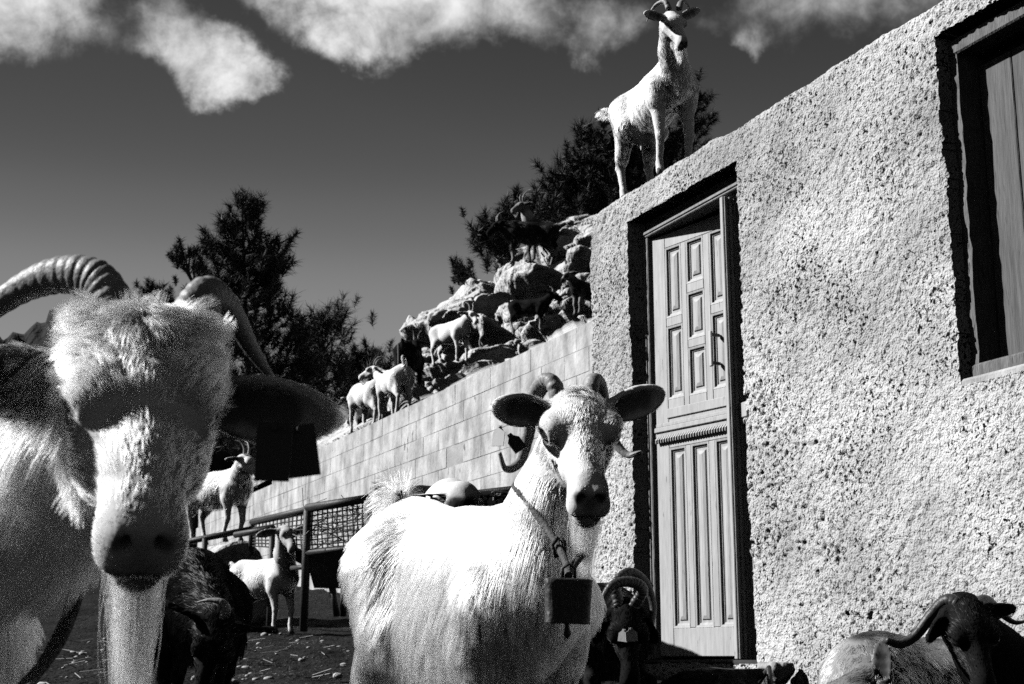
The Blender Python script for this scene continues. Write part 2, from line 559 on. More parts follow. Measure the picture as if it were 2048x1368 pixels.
# ------------------------------------------------------------------ building
def build_house():
    root = empty('stucco_building', P0, WALL_RZ)
    tag(root, 'rough plastered flat roofed farm building with a panelled wooden door and a shuttered window', 'building')
    r = np.random.default_rng(3)
    h = 0.0052
    s0, s1, z0, z1 = -0.545, 3.0, -0.42, 2.405
    ns, nz = int((s1 - s0) / h) + 1, int((z1 - z0) / h) + 1
    S = np.linspace(s0, s1, ns); Zz = np.linspace(z0, z1, nz)
    SS, ZZ = np.meshgrid(S, Zz)
    fine = blur_noise(nz, ns, 1.05, .95, r)
    mid = blur_noise(nz, ns, 1.6, 1.4, r)
    big = blur_noise(nz, ns, 40, 60, r)
    huge = blur_noise(nz, ns, 14, 14, r)
    rough = np.clip(.68 + .5 * blur_noise(nz, ns, 60, 40, r) + .25 * blur_noise(nz, ns, 14, 18, r), .10, 1.5)
    g = .6 * fine + .75 * mid
    pits = np.clip(-g - .55, 0, 1.6)                      # holes between the thrown grains
    H = .0035 * np.clip(g, -1, 1.2) - .0062 * pits * rough + .004 * big + .0022 * huge
    # uneven top edge and worn left corner
    nrm = (blur_noise(nz, ns, 3, 12, r)) * .0035
    edge_top = np.clip((ZZ - (z1 - .06)) / .06, 0, 1)
    ZZ2 = ZZ + nrm * edge_top + edge_top * (.005 * blur_noise(nz, ns, 3, 45, r)[nz // 2][None, :])
    cor = np.clip(1 - (SS - s0) / .05, 0, 1)
    SS2 = SS + cor * (.008 * blur_noise(nz, ns, 12, 3, r))
    rnd = np.maximum(np.clip((ZZ - (z1 - .03)) / .03, 0, 1), np.clip(1 - (SS - s0) / .03, 0, 1))
    H = H - .02 * rnd ** 2
    # door and window openings, edges ragged
    rag = .0028 * blur_noise(nz, ns, 5, 5, r)
    dl, dr, dt = -.092, .962, 2.238
    wl, wb, wt = 2.335, .945, 2.268
    V = np.stack([SS2, -H, ZZ2], -1).reshape(-1, 3)
    cs = (SS[:-1, :-1] + SS[1:, 1:]) / 2 + rag[:-1, :-1]; cz = (ZZ[:-1, :-1] + ZZ[1:, 1:]) / 2 + rag[:-1, :-1]
    hole = ((cs > dl) & (cs < dr) & (cz < dt) & (cz > -.02)) | ((cs > wl) & (cz > wb) & (cz < wt))
    idx = np.arange(ns * nz).reshape(nz, ns)
    Q = np.stack([idx[:-1, :-1], idx[:-1, 1:], idx[1:, 1:], idx[1:, :-1]], -1)[~hole].reshape(-1, 4)
    E = boundary_faces(Q)
    used = np.unique(E)
    mp = np.full(len(V), -1); mp[used] = len(V) + np.arange(len(used))
    lip = V[used].copy(); back = lip.copy(); back[:, 1] = .30
    VV = np.concatenate([V, lip, back])
    k2 = len(used)
    Qb = np.stack([mp[E[:, 1]], mp[E[:, 0]], mp[E[:, 0]] + k2, mp[E[:, 1]] + k2], 1)
    wall = mesh_np('wall', VV, [Q, Qb], M_STUCCO, root, smooth=True)
    fl = np.ones(len(Q) + len(Qb), dtype=bool); fl[len(Q):] = False
    wall.data.polygons.foreach_set('use_smooth', fl)
    # plain continuation of the front beyond the window, the end walls, the back and the roof slab
    b = MB()
    b.box((3.0, .0, -.5), (6.2, .30, .945)); b.box((3.43, .0, .945), (6.2, .30, 2.268)); b.box((3.0, .0, 2.268), (6.2, .30, 2.4))
    b.build('wall', M_STUCCO, root)
    b = MB(); b.box((-.52, .302, -.5), (-.30, 4.0, 2.37)); b.build('end_wall', M_STUCCO, root)
    b = MB(); b.box((6.0, .302, -.5), (6.2, 4.0, 2.37)); b.build('end_wall', M_STUCCO, root)
    b = MB(); b.box((-.29, 3.8, -.5), (5.99, 4.0, 2.37)); b.build('back_wall', M_STUCCO, root)
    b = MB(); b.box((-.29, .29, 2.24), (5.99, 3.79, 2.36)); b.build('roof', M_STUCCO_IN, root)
    b = MB(); b.box((-.2, .31, -.45), (5.9, 3.7, -.02)); b.build('floor', M_STONE_DARK, root)

    # door frame
    fr = empty('door_frame'); fr.parent = root
    b = MB(); b.box((-.088, .080, .0), (-.036, .165, 2.150), .005); b.box((-.060, .072, .0), (-.052, .0795, 2.150), .002); b.build('jamb', M_FRAME, fr)
    b = MB(); b.box((.948, .10, .0), (.985, .20, 2.150), .005); b.build('jamb', M_FRAME, fr)
    b = MB(); b.box((-.090, .076, 2.1505), (.960, .17, 2.178), .004); b.box((-.090, .069, 2.163), (.960, .0755, 2.178), .002); b.build('head', M_FRAME, fr)
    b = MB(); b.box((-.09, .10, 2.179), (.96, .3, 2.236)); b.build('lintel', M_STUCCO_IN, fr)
    b = MB(); b.box((-.09, .02, -.06), (.96, .36, -.003), .01); b.build('sill', M_STONE_DARK, fr)

    # main leaf, hinged on the left and standing a little ajar
    leaf = empty('door', (-.034, .105, .012), math.radians(9.8)); leaf.parent = root
    LW, LH = .80, 2.128
    b = MB(); b.box((0, .018, 0), (LW, .034, LH)); b.build('backing', M_DOOR, leaf)

    def piece(name, x0, x1, zz0, zz1, y0=0.0, y1=.018, bev=.003):
        b = MB(); b.box((x0, y0, zz0), (x1, y1 - .0005, zz1), bev); return b.build(name, M_DOOR, leaf)
    # stile and rail pieces leave the openings of the panels
    xs = [(.106, .230), (.270, .400), (.446, .572)]
    piece('stile', 0, xs[0][0], 0, LH)
    piece('stile', xs[2][1] + .0, LW, 0, LH)
    zrail = 1.02
    lower = (.134, 1.016)
    # lower half: three tall panels between bottom rail and lock rail
    piece('rail', xs[0][0] + .0005, xs[2][1] - .0005, 0, lower[0])
    piece('rail', xs[0][0] + .0005, xs[2][1] - .0005, lower[1], 1.20)
    for a, c in ((xs[0][1], xs[1][0]), (xs[1][1], xs[2][0])):
        piece('muntin', a, c, lower[0] + .0005, lower[1] - .0005)
        piece('muntin', a, c, 1.2005, LH - .075)
    piece('rail', xs[0][0] + .0005, xs[2][1] - .0005, LH - .0745, LH)
    outer = [(1.262, 1.636), (1.682, 2.053)]
    inner = [(1.258, 1.498), (1.541, 1.780), (1.828, 2.053)]
    for k, (a, c) in enumerate(xs):
        spans = inner if k == 1 else outer
        prev = 1.2005
        for (q0, q1) in spans:
            if q0 - prev > .004:
                piece('rail', a + .0005, c - .0005, prev, q0)
            prev = q1

    def panel(x0, x1, q0, q1):
        V, Q = [], []
        rings = [(0, .0), (.010, .002), (.012, .010), (.020, .0125), (.024, .0172), (.034, .0172), (.040, .0105), (.056, .0045)]
        for ins, y in rings:
            V += [(x0 + ins, y, q0 + ins), (x1 - ins, y, q0 + ins), (x1 - ins, y, q1 - ins), (x0 + ins, y, q1 - ins)]
        for i in range(len(rings) - 1):
            for k in range(4):
                Q.append([i * 4 + k, i * 4 + (k + 1) % 4, i * 4 + 4 + (k + 1) % 4, i * 4 + 4 + k])
        n = (len(rings) - 1) * 4
        Q.append([n, n + 1, n + 2, n + 3])
        b = MB(); b.add(V, Q); o = b.build('panel', M_DOOR, leaf)
        return o
    for k, (a, c) in enumerate(xs):
        for q0, q1 in (inner if k == 1 else outer):
            panel(a, c, q0, q1)
        panel(a, c, lower[0], lower[1])
    # cornice with a carved rope edge across the middle
    b = MB()
    b.box((.02, -.014, 1.125), (LW - .03, -.0005, 1.145), .003); b.box((.02, -.026, 1.098), (LW - .03, -.0005, 1.1245), .004)
    b.box((.02, -.016, 1.074), (LW - .03, -.0005, 1.0975), .003)
    b.build('cornice', M_DOOR, leaf)
    b = MB()
    for i in range(38):
        x = .025 + i * .0192
        b.tube([(x, -.012, 1.050), (x + .009, -.020, 1.062), (x + .017, -.012, 1.074)], .0085, 6)
    b.build('rope_moulding', M_DOOR, leaf)
    b = MB(); b.box((.10, -.008, 1.165), (.56, -.0005, 1.215), .005); b.build('raised_strip', M_DOOR, leaf)
    hb = MB(); hb.box((.490, -.062, 1.36), (.512, -.047, 1.535), .004)
    hb.build('handle', M_METAL, leaf)
    hb = MB(); hb.box((.495, -.0465, 1.372), (.507, 0, 1.386)); hb.build('handle_mount', M_IRON, leaf)
    hb = MB(); hb.box((.495, -.0465, 1.512), (.507, 0, 1.526)); hb.build('handle_mount', M_IRON, leaf)
    # meeting post and the narrow fixed leaf
    nl = empty('narrow_leaf', (0, 0, 0)); nl.parent = root
    b = MB(); b.box((.720, .052, .0), (.746, .140, 2.134), .003)
    for y in (.060, .085, .110):
        b.box((.7465, y, .0), (.7525, y + .016, 2.134), .002)
    b.build('meeting_post', M_DOOR, nl)
    b = MB(); b.box((.753, .128, .0), (.947, .15, 2.134)); b.build('board', M_DOOR, nl)
    for q0, q1 in ((.13, 1.0), (1.26, 2.05)):
        for lo, hi in (((.79, q0), (.905, q0 + .018)), ((.79, q1 - .018), (.905, q1)), ((.79, q0 + .0185), (.804, q1 - .0185)), ((.891, q0 + .0185), (.905, q1 - .0185))):
            b = MB(); b.box((lo[0], .118, lo[1]), (hi[0], .1279, hi[1]), .003); b.build('moulding', M_DOOR, nl)
    b = MB(); b.box((.754, .100, 1.074), (.947, .1275, 1.145), .004); b.build('cornice', M_DOOR, nl)
    b = MB()
    for i in range(9):
        x = .758 + i * .0192
        b.tube([(x, .116, 1.050), (x + .009, .108, 1.062), (x + .017, .116, 1.074)], .0085, 6)
    b.build('rope_moulding', M_DOOR, nl)

    # window with plank shutter
    wn = empty('window'); wn.parent = root

    def jag(b0, b1, z0, z1, y0, y1, n=26, amp=.0025, seed=1):
        rr = np.random.default_rng(seed)
        zs = np.linspace(z0, z1, n); V = []
        for i, z in enumerate(zs):
            j0, j1 = rr.normal(0, amp, 2) if 0 < i < n - 1 else (0, 0)
            yy = y0 + abs(rr.normal(0, .003))
            V += [(b0 + j0 * .6, yy, z), (b1 + j1, yy, z), (b1 + j1 * .3, y1, z), (b0, y1, z)]
        Q = [[i * 4 + k, i * 4 + (k + 1) % 4, i * 4 + 4 + (k + 1) % 4, i * 4 + 4 + k] for i in range(n - 1) for k in range(4)]
        Q += [[0, 1, 2, 3], [n * 4 - 4, n * 4 - 3, n * 4 - 2, n * 4 - 1]]
        b = MB(); b.add(V, Q); return b
    jag(2.342, 2.380, 1.0205, 2.1895, .050, .20, seed=2).build('frame_jamb', M_FRAME_OLD, wn)
    jag(3.36, 3.40, 1.0205, 2.1895, .050, .20, seed=3).build('frame_jamb', M_FRAME_OLD, wn)
    b = MB(); b.box((2.338, .046, 2.19), (3.42, .20, 2.25), .006); b.build('frame_head', M_FRAME_OLD, wn)
    b = MB(); b.box((2.338, .042, .968), (3.42, .21, 1.02), .008); b.build('frame_sill', M_FRAME_OLD, wn)
    b = MB(); b.box((2.33, .002, .93), (3.43, .06, .9675), .01); b.build('mortar_strip', M_BLOCK, wn)
    x = 2.392
    for k, wdt in enumerate((.166, .16, .15, .17, .16, .14)):
        b = MB(); b.box((x, .140 + .002 * (k % 2), 1.024), (x + wdt - .004, .165 + .002 * (k % 2), 2.15), .003)
        b.build('shutter_plank', M_PLANK, wn); x += wdt
    b = MB(); b.box((2.382, .185, 1.02), (3.40, .21, 2.22)); b.build('shutter_back', M_STONE_DARK, wn)
    return root


build_house()


# ------------------------------------------------------------------ retaining wall of blocks
RW = pix(1178, 643, 11.65)                                   # a point of its top edge
RW_TOP = RW.z


def rwp(s, v, z):
    """World point: s along the wall towards the camera, v into the hill."""
    return Vector((RW.x, RW.y, 0)) + E_S * s + E_IN * v + Vector((0, 0, z))


def build_retaining_wall():
    root = empty('retaining_wall', (RW.x, RW.y, RW_TOP), WALL_RZ)
    tag(root, 'long pale concrete block retaining wall running back below the rocks', 'wall')
    bw, bh = .46, .205
    me_cache = []
    r = np.random.default_rng(8)
    for k in range(6):
        b = MB()
        b.box((.002, 0, .002), (bw - .002, .08, bh - .002), .002)
        o = b.build('block', M_BLOCK, root); me_cache.append(o.data); bpy.data.objects.remove(o)
    n = 0
    rest = MB()
    s_end = -15.6
    for row in range(13):
        z = -(row + 1) * bh
        s = 1.6 - (row % 2) * bw / 2
        while s > s_end:
            s -= bw
            if s < -10.4 and row < 1: continue
            y = float(r.normal(0, .0012))
            if row < 9 and n < 298 and s < .9:
                o = link('block', me_cache[n % 6], root)
                o.location = (s, y, z); n += 1
                o.rotation_euler = (0, float(r.normal(0, .0015)), float(r.normal(0, .002)))
            else:
                rest.box((s + .004, y, z + .004), (s + bw - .004, y + .08, z + bh - .004))
    tag(rest.build('block_course', M_BLOCK, root), kind='stuff')
    b = MB()
    b.box((-10.38, .0035, -3.2), (1.6, .35, -.004)); b.box((s_end, .0035, -3.2), (-10.385, .35, -.004 - bh))
    b.build('mortar_core', M_MORTAR, root)
    # trowelled skim over the upper near part
    return root


build_retaining_wall()


# ------------------------------------------------------------------ hillside above the retaining wall
def wall_y(x):
    return np.interp(x, [480, 640, 1178, 1400], [985, 902, 643, 536])


RID_X = [300, 480, 560, 700, 780, 815, 850, 930, 1000, 1100, 1180, 1300, 1420, 1700]
RID_Y = [1000, 960, 915, 845, 800, 740, 665, 605, 560, 505, 480, 450, 430, 420]


def wall_d(x, y):
    r = ray(x, y); return (RW_TOP - CAM_Z) / r.z


def hill_d(x, y):
    yw = float(wall_y(x)); yr = float(np.interp(x, RID_X, RID_Y))
    v = (yw - y) / max(yw - yr, 8)
    dw = wall_d(x, yw)
    f = min(max((x - 740) / 110, 0), 1)
    base = (dw + .35) * (1 - f) + max(19.0, dw + .35) * f
    return base + 4.5 * min(max(v, 0), 1.3)


def hill_pt(x, y):
    return pix(x, y, hill_d(x, y))


def voronoi_blocks(P, n, seed, squash):
    """Distance to the nearest and second nearest of n block centres, and the nearest one's index."""
    r = np.random.default_rng(seed)
    lo, hi = P.min(0), P.max(0)
    C = lo + (hi - lo) * r.random((n, 3))
    C = P[r.choice(len(P), n)] + r.normal(0, .15, (n, 3))
    best = np.full(len(P), 1e9); sec = best.copy(); who = np.zeros(len(P), int)
    for k, c in enumerate(C):
        d = np.linalg.norm((P - c) * squash, axis=1)
        m = d < best
        sec = np.where(m, best, np.minimum(sec, d)); who = np.where(m, k, who); best = np.where(m, d, best)
    return best, sec, who, r


def build_hill():
    xs = np.concatenate([np.linspace(480, 770, 40), np.linspace(773, 1260, 330), np.linspace(1270, 1500, 20)])
    nx = len(xs)
    rows = [[pix(x, float(wall_y(x)) + 3, wall_d(x, float(wall_y(x))) + .30) for x in xs]]
    for v in np.linspace(0, 1, 150):
        row = []
        for x in xs:
            yw = float(wall_y(x)); yr = float(np.interp(x, RID_X, RID_Y))
            row.append(hill_pt(x, yw + (yr - yw) * v))
        rows.append(row)
    last = rows[-1]
    for k in (1, 2, 3):
        rows.append([p + Vector((.3 * k, 4.0 * k, -.25 * k * k)) for p in last])
    A = np.array([[tuple(p) for p in r_] for r_ in rows])
    P = A.reshape(-1, 3).copy()
    wob = np.stack([fbm(P * .9, 3, 31), fbm(P * .9, 3, 32), fbm(P * .9, 3, 33)], 1) * .22
    b, sec, who, r = voronoi_blocks(P + wob, 60, 5, np.array([.62, .40, 1.7]))
    b2, sec2, who2, r2 = voronoi_blocks(P + wob * .6, 420, 6, np.array([.7, .5, 2.0]))
    e1 = np.clip((sec - b) / .22, 0, 1) ** .6; e2 = np.clip((sec2 - b2) / .10, 0, 1) ** .6
    out = (r.uniform(.05, .80, 60)[who]) * e1 - .10 * (1 - e1)
    out += r2.uniform(.0, .13, 420)[who2] * e2 - .05 * (1 - e2)
    out += fbm(P * 1.8, 4, 21, .5) * .07 + fbm(P * np.array([.6, .6, 3.0]), 3, 22) * .09
    rock = np.clip((np.tile(xs, len(rows)) - 765) / 60, .25, 1)
    fix = np.ones((len(rows), nx)); fix[0] = 0; fix[1] = .4
    out = out * rock * fix.ravel()
    P += out[:, None] * np.array([-.30, -.70, .26])
    ny = len(rows)
    idx = np.arange(nx * ny).reshape(ny, nx)
    Q = np.stack([idx[:-1, :-1], idx[:-1, 1:], idx[1:, 1:], idx[1:, :-1]], -1).reshape(-1, 4)
    tag(mesh_np('rocky_hillside', P, Q, M_ROCK), kind='structure')


build_hill()


def ico_np(sub):
    import bmesh
    bm = bmesh.new(); bmesh.ops.create_icosphere(bm, subdivisions=sub, radius=1)
    V = np.array([v.co[:] for v in bm.verts]); T = np.array([[v.index for v in f.verts] for f in bm.faces])
    bm.free(); return V, T


ICO4, ICO5, ICO3, ICO2 = ico_np(4), ico_np(5), ico_np(3), ico_np(2)


def rock_verts(ico, r, cuts=12, rough=.10, strata=True):
    V = ico[0].copy() * r.uniform(.85, 1.25, 3)
    for k in range(cuts):
        n = r.normal(size=3); n /= np.linalg.norm(n)
        if k == 0: n = np.array([0, 0, 1.0])
        c = r.uniform(.42, .84)
        e = np.clip(V @ n - c, 0, None)
        V = V - e[:, None] * n * .97
    off = r.uniform(0, 50, 3)
    nn = fbm(V * 2.2 + off, 5, 3, .55)
    rid = 1 - np.abs(fbm(V * 1.5 + off * 2, 3, 9)) * 2
    V = V * (1 + rough * nn - .10 * np.clip(rid - .55, 0, 1))[:, None]
    if strata:
        w = V[:, 2] * 7 + vnoise(V * 1.5 + off, 6) * 1.5
        V[:, :2] *= (1 + .035 * np.sign(np.sin(w)) * np.clip(np.abs(np.sin(w)) * 2, 0, 1))[:, None]
    return V


def build_rocks():
    r = np.random.default_rng(12)
    # (x, y, half width px, half height px, label)
    rocks = [
        (1140, 505, 58, 32, 'pale boulder at the top of the outcrop beside the building corner'),
        (1060, 525, 50, 24, 'flat rock under the feet of the black goats on the summit'),
        (1110, 570, 78, 34, 'broad pale slab jutting out below the two black goats'),
        (985, 645, 62, 46, 'big boulder with a dark hollow right of the ledge goat'),
        (868, 650, 36, 30, 'pale rock rising behind the white goat on the ledge'),
        (1145, 610, 44, 30, 'pale rock below the slab next to the building wall'),
        (930, 772, 42, 15, 'low flat stone behind the top course of the wall'),
        (865, 770, 38, 18, 'stone below the left end of the rock ledge'),
        (820, 800, 30, 18, 'jumbled stone beside the two white goats on the wall'),
        (1100, 702, 34, 11, 'small pale stone wedged above the wall near the building'),
    ]
    for (x, y, w, h, lab) in rocks:
        d = hill_d(x, y) + .25
        m = d / FPX
        c = pix(x, y, d)
        V = rock_verts(ICO5 if w > 45 else ICO4, r, cuts=10)
        V = V * np.array([w * m * 1.3, w * m * 1.1, h * m * 1.45])
        a = r.uniform(-.5, .5)
        R = np.array([[math.cos(a), -math.sin(a), 0], [math.sin(a), math.cos(a), 0], [0, 0, 1]])
        tilt = r.uniform(-.05, .28)
        R2 = np.array([[math.cos(tilt), 0, -math.sin(tilt)], [0, 1, 0], [math.sin(tilt), 0, math.cos(tilt)]])
        V = V @ R.T @ R2.T
        o = mesh_np('boulder', V, (ICO5 if w > 45 else ICO4)[1], M_ROCK, None, smooth=False)
        o.location = c
        o.data.polygons.foreach_set('use_smooth', np.ones(len(o.data.polygons), dtype=bool))
        tag(o, lab, 'boulder', 'boulders of the rocky outcrop')
    # small stones between them: too many to tell apart
    b = MB()
    for k in range(150):
        x = r.uniform(785, 1175); yw = float(wall_y(x)); yr = float(np.interp(x, RID_X, RID_Y))
        y = yw + (yr - yw) * r.uniform(0.02, 1)
        d = hill_d(x, y); s = r.uniform(.05, .16)
        V = rock_verts(ICO2, r, cuts=6, rough=.15, strata=False) * np.array([s * 1.3, s, s * .7])
        b.add(V + np.array(pix(x, y, d)) + np.array([0, 0, -.03]), (), ICO2[1])
    tag(b.build('rubble', M_ROCK), 'small broken stones lying between the boulders of the outcrop', 'rubble', kind='stuff')


build_rocks()


# ------------------------------------------------------------------ far ridge on the left
def build_mountain():
    xs = np.linspace(-900, 700, 160)
    RX = [-900, -200, 0, 60, 110, 160, 230, 330, 480, 700]
    RY = [520, 640, 682, 655, 632, 612, 660, 760, 900, 1010]
    rows = []
    D0 = 260.
    r = np.random.default_rng(2)
    for k, v in enumerate(np.linspace(0, 1, 50)):
        row = []
        for x in xs:
            yr = float(np.interp(x, RX, RY)) + 8 * math.sin(x * .05) + 5 * math.sin(x * .17)
            y = 1290 + (yr - 1290) * v
            row.append(tuple(pix(x, y, 150 + (D0 - 150) * v)))
        rows.append(row)
    rows.append([tuple(Vector(p) + Vector((0, 120, -40))) for p in rows[-1]])
    A = np.array(rows); P = A.reshape(-1, 3)
    P += np.stack([np.zeros(len(P)), fbm(P * .05, 4, 8) * 6, fbm(P * .12, 4, 4) * 1.6 + np.abs(vnoise(P * .45, 5)) * 1.2], 1)
    ny, nx = A.shape[:2]
    idx = np.arange(nx * ny).reshape(ny, nx)
    Q = np.stack([idx[:-1, :-1], idx[:-1, 1:], idx[1:, 1:], idx[1:, :-1]], -1).reshape(-1, 4)
    tag(mesh_np('mountain', P, Q, M_MOUNT), kind='structure')


build_mountain()


def build_sky_blocker():
    # added unseen dark slopes, left and behind the camera, that block low sky light
    az = np.radians(np.linspace(122, 345, 150)); V = []
    for k, v in enumerate(np.linspace(0, 1, 14)):
        for a in az:
            R = 70 + 110 * v
            hgt = (3 + 46 * v ** 1.3) * (1 + .18 * math.sin(a * 5) + .10 * math.sin(a * 13 + 1)) * min(1, (a - math.radians(122)) * 4 + .25, (math.radians(345) - a) * 4 + .25)
            V.append((R * math.cos(a), R * math.sin(a), hgt - 1))
    V = np.array(V); V[:, 2] += fbm(V * .06, 4, 3) * 3.5; V[:, :2] *= (1 + .04 * fbm(V * .11, 4, 9))[:, None]
    idx = np.arange(14 * 150).reshape(14, 150)
    Q = np.stack([idx[:-1, :-1], idx[:-1, 1:], idx[1:, 1:], idx[1:, :-1]], -1).reshape(-1, 4)
    tag(mesh_np('sky_blocking_slope', V, Q, M_MOUNT), kind='structure')


build_sky_blocker()


# ------------------------------------------------------------------ pines
def needle_tufts(centres, sizes, dirs, r, per=110, wid=.008):
    """Needle bursts: thin triangles radiating from each twig end."""
    V, T = [], []
    nb = 0
    for c, s, dvec in zip(centres, sizes, dirs):
        n = per
        base = np.asarray(c) + np.asarray(dvec) * (r.uniform(-.9, .35, (n, 1)) * s)
        v = r.normal(size=(n, 3)); v /= np.linalg.norm(v, axis=1)[:, None]
        v = v + np.asarray(dvec) * .75
        v /= np.linalg.norm(v, axis=1)[:, None]
        ln = s * r.uniform(.55, 1.0, (n, 1))
        side = np.cross(v, r.normal(size=(n, 3))); side /= np.linalg.norm(side, axis=1)[:, None]
        tip = base + v * ln
        a = base + side * wid; b = base - side * wid
        # two triangles per needle: a thin blade
        m1 = base + v * ln * .6 + side * wid * .8
        V.append(np.stack([a, b, tip], 1).reshape(-1, 3))
        T.append(np.arange(n * 3).reshape(-1, 3) + nb); nb += n * 3
    return np.concatenate(V), np.concatenate(T)


def pine(name, label, base, stem, blobs, depth, n_tuft, seed, size=.22, per=105, wid=.008, spread=.8, stray=()):
    """stem: photo pixels from foot to top; blobs: (x, y, half width, half height, weight) that the foliage fills."""
    r = np.random.default_rng(seed)
    root = empty(name, base)
    tag(root, label, 'tree', 'pines behind the wall and the rocks')
    st = [pix(x, y, depth) for x, y in stem]
    st = [Vector(base)] + st
    L0 = [p - Vector(base) for p in catmull(st, 24)]
    b = MB(); H = len(L0)
    r0 = max(.04, .011 * (st[-1] - st[0]).length)
    b.tube(L0, [r0 * (1 - .92 * i / (H - 1)) for i in range(H)], 8)
    b.build('trunk', M_BARK, root, smooth=True)
    w = np.array([q[4] for q in blobs], float); w /= w.sum()
    cen, siz, dirs = [], [], []
    br = MB()
    stem_pts = np.array([tuple(p) for p in L0])
    pts = []
    for k in range(n_tuft):
        q = blobs[r.choice(len(blobs), p=w)]
        a = r.uniform(0, 2 * math.pi); rr = math.sqrt(r.uniform(0, 1))
        x = q[0] + q[2] * rr * math.cos(a); y = q[1] + q[3] * rr * math.sin(a)
        hw = q[2] / FPX * depth
        p = pix(x, y, depth + r.uniform(-1, 1) * max(hw, .3) * spread) - Vector(base)
        pts.append(p)
    for (x, y) in stray:
        pts.append(pix(x, y, depth + r.uniform(-.3, .3)) - Vector(base))
    for k, p in enumerate(pts):
        dz = stem_pts[:, 2] - (p.z - .45 * math.hypot(p.x - 0, p.y) * .3 - .25)
        j = int(np.argmin(np.abs(dz) + .25 * np.linalg.norm(stem_pts[:, :2] - np.array([p.x, p.y]), axis=1)))
        s = Vector(stem_pts[j])
        d = (p - s)
        dirv = (d.normalized() * .7 + Vector((r.normal() * .25, r.normal() * .25, .75))).normalized()
        if k % 4 == 0 or k >= n_tuft:
            midp = s.lerp(p, .6) + Vector((0, 0, -.06 * d.length))
            br.tube(catmull([s, midp, p], 6), [.030, .026, .021, .016, .012, .008], 4, cap=False)
        cen.append(np.array(p)); siz.append(size * r.uniform(.65, 1.2)); dirs.append(np.array(dirv))
        # a side twig
        for _ in range(1):
            off = np.array(r.normal(size=3)) * size * .7
            cen.append(np.array(p) + off); siz.append(size * r.uniform(.5, .95)); dirs.append(np.array((dirv + Vector(off) * .6).normalized()))
    tag(br.build('branches', M_BARK, root), kind='stuff')
    V, T = needle_tufts(cen, siz, dirs, r, per, wid)
    o = mesh_np('crown', V, T, M_NEEDLE, root, smooth=False)
    tag(o, kind='stuff')
    return root


def build_trees():
    bz = lambda x, d, z: (pix(x, 1000, d).x, d, z)
    pine('pine_tree', 'tall young pine with open top behind the near goat', bz(500, 27, 2.2), [(500, 900), (492, 640), (487, 480), (482, 400)],
         [(483, 410, 14, 22, .5), (510, 408, 12, 14, .3), (480, 460, 48, 26, 1.0), (430, 500, 26, 16, .7), (545, 515, 34, 40, 1.4), (480, 540, 80, 45, 2.2), (500, 620, 95, 60, 3.8),
          (530, 720, 110, 70, 4.5), (520, 830, 130, 80, 4.0), (420, 620, 50, 60, 1.0)], 27, 260, 31, size=.28, per=110, wid=.008, stray=[(590, 470), (580, 530), (466, 470), (416, 490)])
    pine('pine_tree', 'bushy lower pine right of the tall young pine', bz(630, 28.5, 2.4), [(635, 930), (637, 780), (650, 660)],
         [(650, 630, 30, 24, 1), (600, 660, 24, 26, .8), (678, 645, 16, 30, .7), (640, 690, 55, 40, 2), (640, 760, 70, 60, 3), (640, 850, 80, 60, 2.4)], 28.5, 95, 32, size=.34, per=60)
    pine('pine_tree', 'low pine scrub behind the white goats on the wall', bz(735, 30, 2.6), [(730, 900), (732, 790), (728, 715)],
         [(728, 715, 22, 30, 1), (700, 745, 30, 34, 1.3), (765, 735, 24, 40, 1.3), (740, 790, 60, 40, 2.2), (735, 850, 60, 40, 1.5)], 30, 80, 33, size=.32)
    pine('pine_tree', 'sparse young pine shoot left of the tall pine', bz(385, 26, 2.0), [(395, 800), (392, 600), (375, 540), (372, 505)],
         [(372, 510, 26, 18, 1.0), (395, 525, 8, 8, .2), (400, 640, 40, 60, 1.6), (410, 740, 50, 60, 2)], 26, 60, 34, size=.20)
    pine('pine_tree', 'small pine top showing between the horns of the near goat', bz(310, 30, 2.2), [(305, 800), (306, 640), (303, 585)],
         [(303, 592, 26, 18, 1), (340, 610, 20, 12, .5), (310, 650, 50, 40, 2), (310, 740, 60, 60, 2)], 30, 80, 35, size=.26)
    D = 26
    pine('pine_tree', 'big dark pine behind the rock summit and the roof goat', bz(1230, D, 5.2), [(1235, 620), (1250, 420), (1240, 300), (1200, 250)],
         [(1180, 280, 30, 30, 1), (1140, 340, 42, 34, 1.6), (1210, 330, 60, 55, 3), (1270, 330, 60, 60, 3), (1330, 300, 50, 40, 1.6), (1380, 255, 34, 14, .6),
          (1377, 200, 8, 26, .35), (1110, 385, 34, 26, 1), (1150, 420, 50, 40, 2), (1250, 420, 100, 60, 4), (1380, 300, 40, 20, .8)], D, 240, 36, size=.28, stray=[(1378, 180), (1412, 240)])
    pine('pine_tree', 'smaller pine behind the black goats on the summit', bz(1010, 25, 5.4), [(1015, 560), (1012, 480), (1008, 420)],
         [(1008, 425, 20, 20, 1), (975, 462, 22, 28, 1.0), (1040, 440, 34, 30, 1.4), (990, 500, 36, 34, 1.6), (1080, 420, 30, 30, 1.2)], 25, 60, 37, size=.25)
    pine('pine_tree', 'little pine sprig at the left foot of the summit', bz(935, 24.5, 5.0), [(940, 590), (936, 550), (925, 530)],
         [(918, 530, 10, 12, 1), (938, 548, 22, 12, 1.2), (935, 575, 18, 14, .8)], 24.5, 20, 38, size=.17)


build_trees()

# ------------------------------------------------------------------ goats
def unit(v):
    v = np.asarray(v, float); return v / max(np.linalg.norm(v), 1e-9)


